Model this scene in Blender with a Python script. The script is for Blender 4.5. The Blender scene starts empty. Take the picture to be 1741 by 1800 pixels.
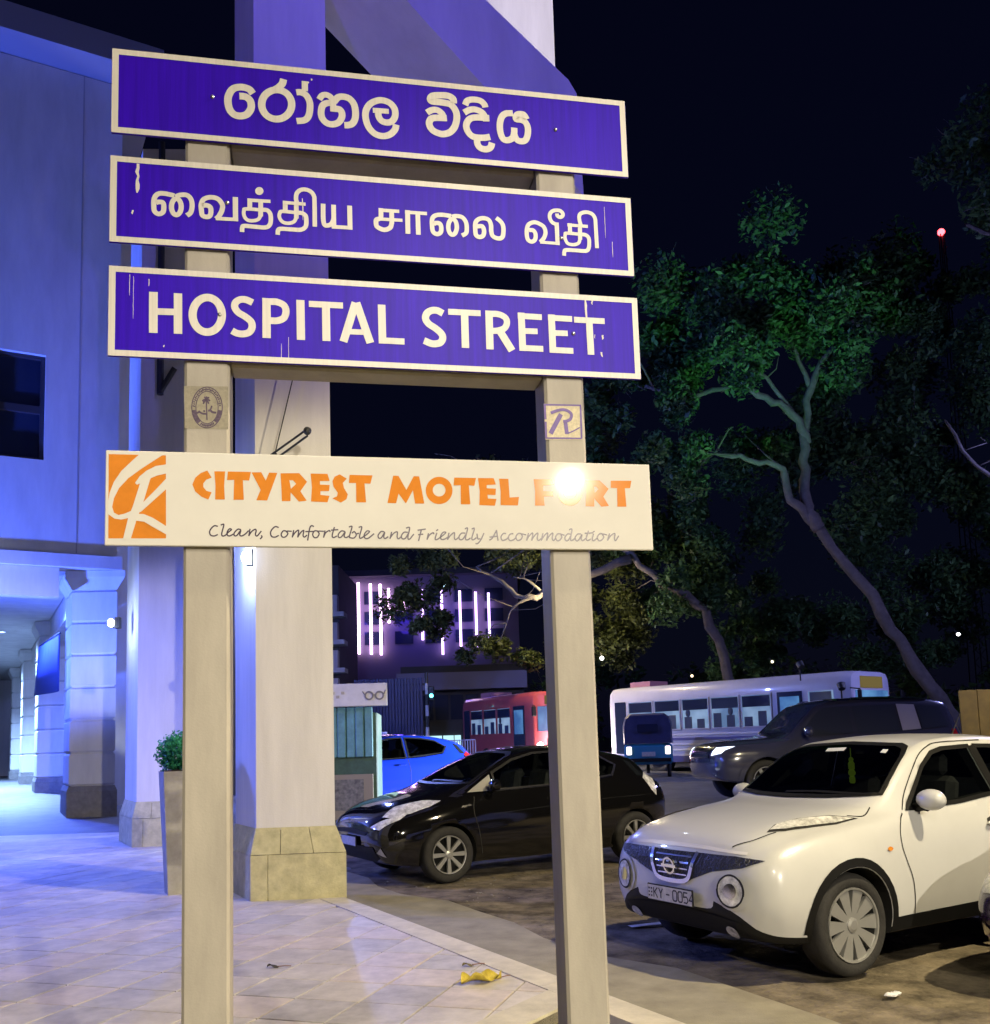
import bpy, bmesh, math, random
from math import sin, cos, pi, radians, atan2, sqrt
from mathutils import Vector, Matrix
from mathutils.bvhtree import BVHTree
from mathutils.geometry import delaunay_2d_cdt, tessellate_polygon

random.seed(7)
scene = bpy.context.scene
COL = scene.collection

# ------------------------------------------------------------------ camera
cam_data = bpy.data.cameras.new('camera')
cam_data.sensor_fit = 'HORIZONTAL'
cam_data.sensor_width = 36.0
cam_data.lens = 34.47
cam_data.shift_y = 0.1264          # the photograph is the upper part of a taller frame
cam_data.clip_start = 0.05
cam_data.clip_end = 2000
cam = bpy.data.objects.new('camera', cam_data)
COL.objects.link(cam)
PITCH, ROLL, CAM_H = 0.1079493, -0.0308136, 1.72
_f = Vector((0, cos(PITCH), sin(PITCH)))
_u = Vector((0, -sin(PITCH), cos(PITCH)))
_r = Vector((1, 0, 0))
_right = _r * cos(ROLL) + _u * sin(ROLL)
_up = -_r * sin(ROLL) + _u * cos(ROLL)
cam.matrix_world = Matrix(((_right.x, _up.x, -_f.x, 0), (_right.y, _up.y, -_f.y, 0), (_right.z, _up.z, -_f.z, CAM_H), (0, 0, 0, 1)))
scene.camera = cam

# ------------------------------------------------------------------ night sky and a faint moon
world = bpy.data.worlds.new('World')
scene.world = world
world.use_nodes = True
wn = world.node_tree.nodes
wl = world.node_tree.links
for n in list(wn): wn.remove(n)
w_out = wn.new('ShaderNodeOutputWorld')
w_bg = wn.new('ShaderNodeBackground')
w_sky = wn.new('ShaderNodeTexSky')
w_sky.sky_type = 'NISHITA'
w_sky.sun_disc = False
w_sky.sun_elevation = radians(8)
w_sky.sun_rotation = radians(200)
w_bg.inputs['Strength'].default_value = 0.0003
w_bg2 = wn.new('ShaderNodeBackground')
w_bg2.inputs['Color'].default_value = (0.13, 0.17, 1.0, 1)
w_bg2.inputs['Strength'].default_value = 0.0068
w_add = wn.new('ShaderNodeAddShader')
wl.new(w_sky.outputs['Color'], w_bg.inputs['Color'])
wl.new(w_bg.outputs[0], w_add.inputs[0])
wl.new(w_bg2.outputs[0], w_add.inputs[1])
wl.new(w_add.outputs[0], w_out.inputs['Surface'])
moon = bpy.data.lights.new('moon', 'SUN')
moon.energy = 0.01
moon.angle = radians(0.5)
moon.color = (0.7, 0.8, 1.0)
moon_o = bpy.data.objects.new('moon', moon)
COL.objects.link(moon_o)
moon_o.rotation_euler = (radians(50), 0, radians(200))

scene.view_settings.view_transform = 'Standard'
scene.view_settings.look = 'None'
scene.view_settings.exposure = 0.0
scene.view_settings.gamma = 1.0
scene.view_settings.use_curve_mapping = False
scene.cycles.use_denoising = True
scene.cycles.max_bounces = 6
scene.cycles.diffuse_bounces = 3
scene.cycles.glossy_bounces = 3
scene.cycles.sample_clamp_indirect = 4.0
scene.cycles.blur_glossy = 0.5
scene.cycles.caustics_reflective = False
scene.cycles.caustics_refractive = False

# ------------------------------------------------------------------ helpers
def link_obj(name, me, mat=None, parent=None, smooth=False):
    o = bpy.data.objects.new(name, me)
    COL.objects.link(o)
    if mat is not None and len(me.materials) == 0:
        for m in (mat if isinstance(mat, (list, tuple)) else [mat]): me.materials.append(m)
    if parent is not None: o.parent = parent
    if smooth:
        for p in me.polygons: p.use_smooth = True
    return o

def tag(o, label=None, cat=None, group=None, kind=None):
    if label: o['label'] = label
    if cat: o['category'] = cat
    if group: o['group'] = group
    if kind: o['kind'] = kind
    return o

def thing(name, loc=(0, 0, 0), rz=0.0, label=None, cat=None, group=None):
    o = bpy.data.objects.new(name, None)
    COL.objects.link(o)
    o.empty_display_size = 0.2
    o.location = loc
    o.rotation_euler = (0, 0, rz)
    return tag(o, label, cat, group)

class MB:
    """collects shapes; build() links them as one mesh object"""
    def __init__(s): s.v = []; s.f = []
    def add(s, vs, fs):
        n = len(s.v)
        s.v += [tuple(p) for p in vs]
        s.f += [tuple(i + n for i in f) for f in fs]
        return s
    def box(s, c, d, R=None):
        x, y, z = (q / 2 for q in d)
        vs = [Vector((a, b, e)) for e in (-z, z) for a, b in ((-x, -y), (x, -y), (x, y), (-x, y))]
        if R is not None: vs = [R @ p for p in vs]
        c = Vector(c)
        return s.add([p + c for p in vs], [(3, 2, 1, 0), (4, 5, 6, 7), (0, 1, 5, 4), (1, 2, 6, 5), (2, 3, 7, 6), (3, 0, 4, 7)])
    def cbox(s, c, d, ch, R=None):
        """box with chamfered edges"""
        bm = bmesh.new()
        for sx in (-1, 1):
            for sy in (-1, 1):
                for sz in (-1, 1):
                    p = (sx * d[0] / 2, sy * d[1] / 2, sz * d[2] / 2)
                    for k in range(3):
                        q = [p[i] - (ch * (1 if p[i] > 0 else -1) if i != k else 0) for i in range(3)]
                        bm.verts.new(q)
        bmesh.ops.convex_hull(bm, input=bm.verts)
        bmesh.ops.dissolve_limit(bm, angle_limit=0.02, verts=bm.verts, edges=bm.edges)
        bm.verts.index_update()
        c = Vector(c)
        vs = [((R @ v.co) if R is not None else v.co) + c for v in bm.verts]
        fs = [[v.index for v in f.verts] for f in bm.faces]
        bm.free()
        return s.add(vs, fs)
    def prism(s, poly, ext):
        """closed polygon (3D points) extruded along ext"""
        e = Vector(ext); n = len(poly)
        a = [Vector(p) for p in poly]; b = [p + e for p in a]
        nrm = Vector((0, 0, 0))
        for i in range(n): nrm += a[i].cross(a[(i + 1) % n])
        flip = nrm.dot(e) > 0
        tris = tessellate_polygon([a])
        fs = []
        for t in tris:
            # orient the tessellation like the polygon
            tn = (a[t[1]] - a[t[0]]).cross(a[t[2]] - a[t[0]])
            same = tn.dot(nrm) > 0
            t0 = tuple(t) if same else tuple(reversed(t))
            if flip: fs.append(tuple(reversed(t0))); fs.append(tuple(i + n for i in t0))
            else: fs.append(t0); fs.append(tuple(i + n for i in reversed(t0)))
        for i in range(n):
            j = (i + 1) % n
            q = (i, j, j + n, i + n)
            fs.append(q if flip else tuple(reversed(q)))
        return s.add(a + b, fs)
    def tube(s, pts, r, n=8, cap=True):
        pts = [Vector(p) for p in pts]
        rr = r if isinstance(r, (list, tuple)) else [r] * len(pts)
        vs = []; fs = []
        prev = None
        for i, p in enumerate(pts):
            t = (pts[min(i + 1, len(pts) - 1)] - pts[max(i - 1, 0)]).normalized()
            if prev is None:
                a = Vector((0, 0, 1)) if abs(t.z) < 0.9 else Vector((1, 0, 0))
                prev = t.cross(a).normalized()
            prev = (prev - t * prev.dot(t)).normalized()
            b = t.cross(prev)
            for k in range(n):
                an = 2 * pi * k / n
                vs.append(p + (prev * cos(an) + b * sin(an)) * rr[i])
        for i in range(len(pts) - 1):
            for k in range(n):
                a0 = i * n + k; a1 = i * n + (k + 1) % n
                fs.append((a0, a1, a1 + n, a0 + n))
        if cap:
            fs.append(tuple(reversed(range(n))))
            fs.append(tuple(range((len(pts) - 1) * n, len(pts) * n)))
        return s.add(vs, fs)
    def lathe(s, prof, n=24, M=None):
        """profile of (radius, z) spun round z"""
        vs = []; fs = []
        m = len(prof)
        for k in range(n):
            a = 2 * pi * k / n
            for r, z in prof: vs.append(Vector((r * cos(a), r * sin(a), z)))
        for k in range(n):
            k2 = (k + 1) % n
            for j in range(m - 1):
                fs.append((k * m + j, k2 * m + j, k2 * m + j + 1, k * m + j + 1))
        if M is not None: vs = [M @ p for p in vs]
        return s.add(vs, fs)
    def ball(s, c, r, n=12, m=8):
        rx, ry, rz = r if isinstance(r, (tuple, list)) else (r, r, r)
        vs = []; fs = []
        for j in range(m + 1):
            t = pi * j / m
            for k in range(n):
                a = 2 * pi * k / n
                vs.append((c[0] + rx * sin(t) * cos(a), c[1] + ry * sin(t) * sin(a), c[2] - rz * cos(t)))
        for j in range(m):
            for k in range(n):
                k2 = (k + 1) % n
                fs.append((j * n + k, j * n + k2, (j + 1) * n + k2, (j + 1) * n + k))
        return s.add(vs, fs)
    def mesh(s, name):
        me = bpy.data.meshes.new(name)
        me.from_pydata(s.v, [], s.f)
        me.update()
        return me
    def build(s, name, mat=None, parent=None, smooth=False):
        return link_obj(name, s.mesh(name), mat, parent, smooth)

def smooth_by_angle(o, deg=35):
    me = o.data
    for p in me.polygons: p.use_smooth = True
    bm = bmesh.new(); bm.from_mesh(me)
    for e in bm.edges:
        if len(e.link_faces) == 2 and e.calc_face_angle(0) > radians(deg): e.smooth = False
    bm.to_mesh(me); bm.free()
    return o

# ------------------------------------------------------------------ materials
MATS = {}
def mat(name, col, rough=0.6, metal=0.0, coat=0.0, var=0.0, vscale=6.0, bump=0.0, bscale=40.0, emit=None, estr=0.0, dirt=None, spec=0.5, detail=6, stretch=None):
    if name in MATS: return MATS[name]
    m = bpy.data.materials.new(name); m.use_nodes = True
    nt = m.node_tree; b = nt.nodes['Principled BSDF']
    b.inputs['Base Color'].default_value = (*col, 1)
    b.inputs['Roughness'].default_value = rough
    b.inputs['Metallic'].default_value = metal
    b.inputs['Coat Weight'].default_value = coat
    b.inputs['Coat Roughness'].default_value = 0.05
    b.inputs['Specular IOR Level'].default_value = spec
    if emit:
        b.inputs['Emission Color'].default_value = (*emit, 1)
        b.inputs['Emission Strength'].default_value = estr
    tc = None
    if var or bump or dirt:
        tc = nt.nodes.new('ShaderNodeTexCoord')
    if var:
        nz = nt.nodes.new('ShaderNodeTexNoise'); nz.inputs['Scale'].default_value = vscale; nz.inputs['Detail'].default_value = detail
        nz.inputs['Roughness'].default_value = 0.65
        if stretch:
            mp = nt.nodes.new('ShaderNodeMapping'); mp.inputs['Scale'].default_value = stretch
            nt.links.new(tc.outputs['Object'], mp.inputs['Vector']); nt.links.new(mp.outputs['Vector'], nz.inputs['Vector'])
        else: nt.links.new(tc.outputs['Object'], nz.inputs['Vector'])
        cr = nt.nodes.new('ShaderNodeValToRGB')
        cr.color_ramp.elements[0].position = 0.3; cr.color_ramp.elements[1].position = 0.7
        lo = tuple(max(0, c * (1 - var)) for c in col); hi = tuple(min(1, c * (1 + var)) for c in col)
        if dirt: lo = dirt
        cr.color_ramp.elements[0].color = (*lo, 1); cr.color_ramp.elements[1].color = (*hi, 1)
        nt.links.new(nz.outputs['Fac'], cr.inputs['Fac'])
        nt.links.new(cr.outputs['Color'], b.inputs['Base Color'])
    if bump:
        n2 = nt.nodes.new('ShaderNodeTexNoise'); n2.inputs['Scale'].default_value = bscale; n2.inputs['Detail'].default_value = 5
        nt.links.new(tc.outputs['Object'], n2.inputs['Vector'])
        bp = nt.nodes.new('ShaderNodeBump'); bp.inputs['Strength'].default_value = bump; bp.inputs['Distance'].default_value = 0.02
        nt.links.new(n2.outputs['Fac'], bp.inputs['Height'])
        nt.links.new(bp.outputs['Normal'], b.inputs['Normal'])
    MATS[name] = m
    return m

def emis(name, col, st):
    if name in MATS: return MATS[name]
    m = bpy.data.materials.new(name); m.use_nodes = True
    nt = m.node_tree
    for n in list(nt.nodes): nt.nodes.remove(n)
    o = nt.nodes.new('ShaderNodeOutputMaterial'); e = nt.nodes.new('ShaderNodeEmission')
    e.inputs['Color'].default_value = (*col, 1); e.inputs['Strength'].default_value = st
    nt.links.new(e.outputs[0], o.inputs['Surface'])
    MATS[name] = m
    return m

def lamp(name, kind, loc, power, col, size=0.15, aim=None, cone=None, blend=0.15, parent=None):
    L = bpy.data.lights.new(name, kind)
    L.energy = power; L.color = col
    if kind == 'AREA': L.size = size
    else: L.shadow_soft_size = size
    if kind == 'SPOT':
        L.spot_size = cone; L.spot_blend = blend
    o = bpy.data.objects.new(name, L)
    COL.objects.link(o)
    o.location = loc
    if aim is not None:
        o.rotation_euler = (Vector(aim) - Vector(loc)).to_track_quat('-Z', 'Y').to_euler()
    if parent is not None:
        o.parent = parent
        o.matrix_parent_inverse = Matrix.Translation(parent.location).inverted() @ Matrix.Identity(4) if False else parent.matrix_basis.inverted()
    return o

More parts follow.
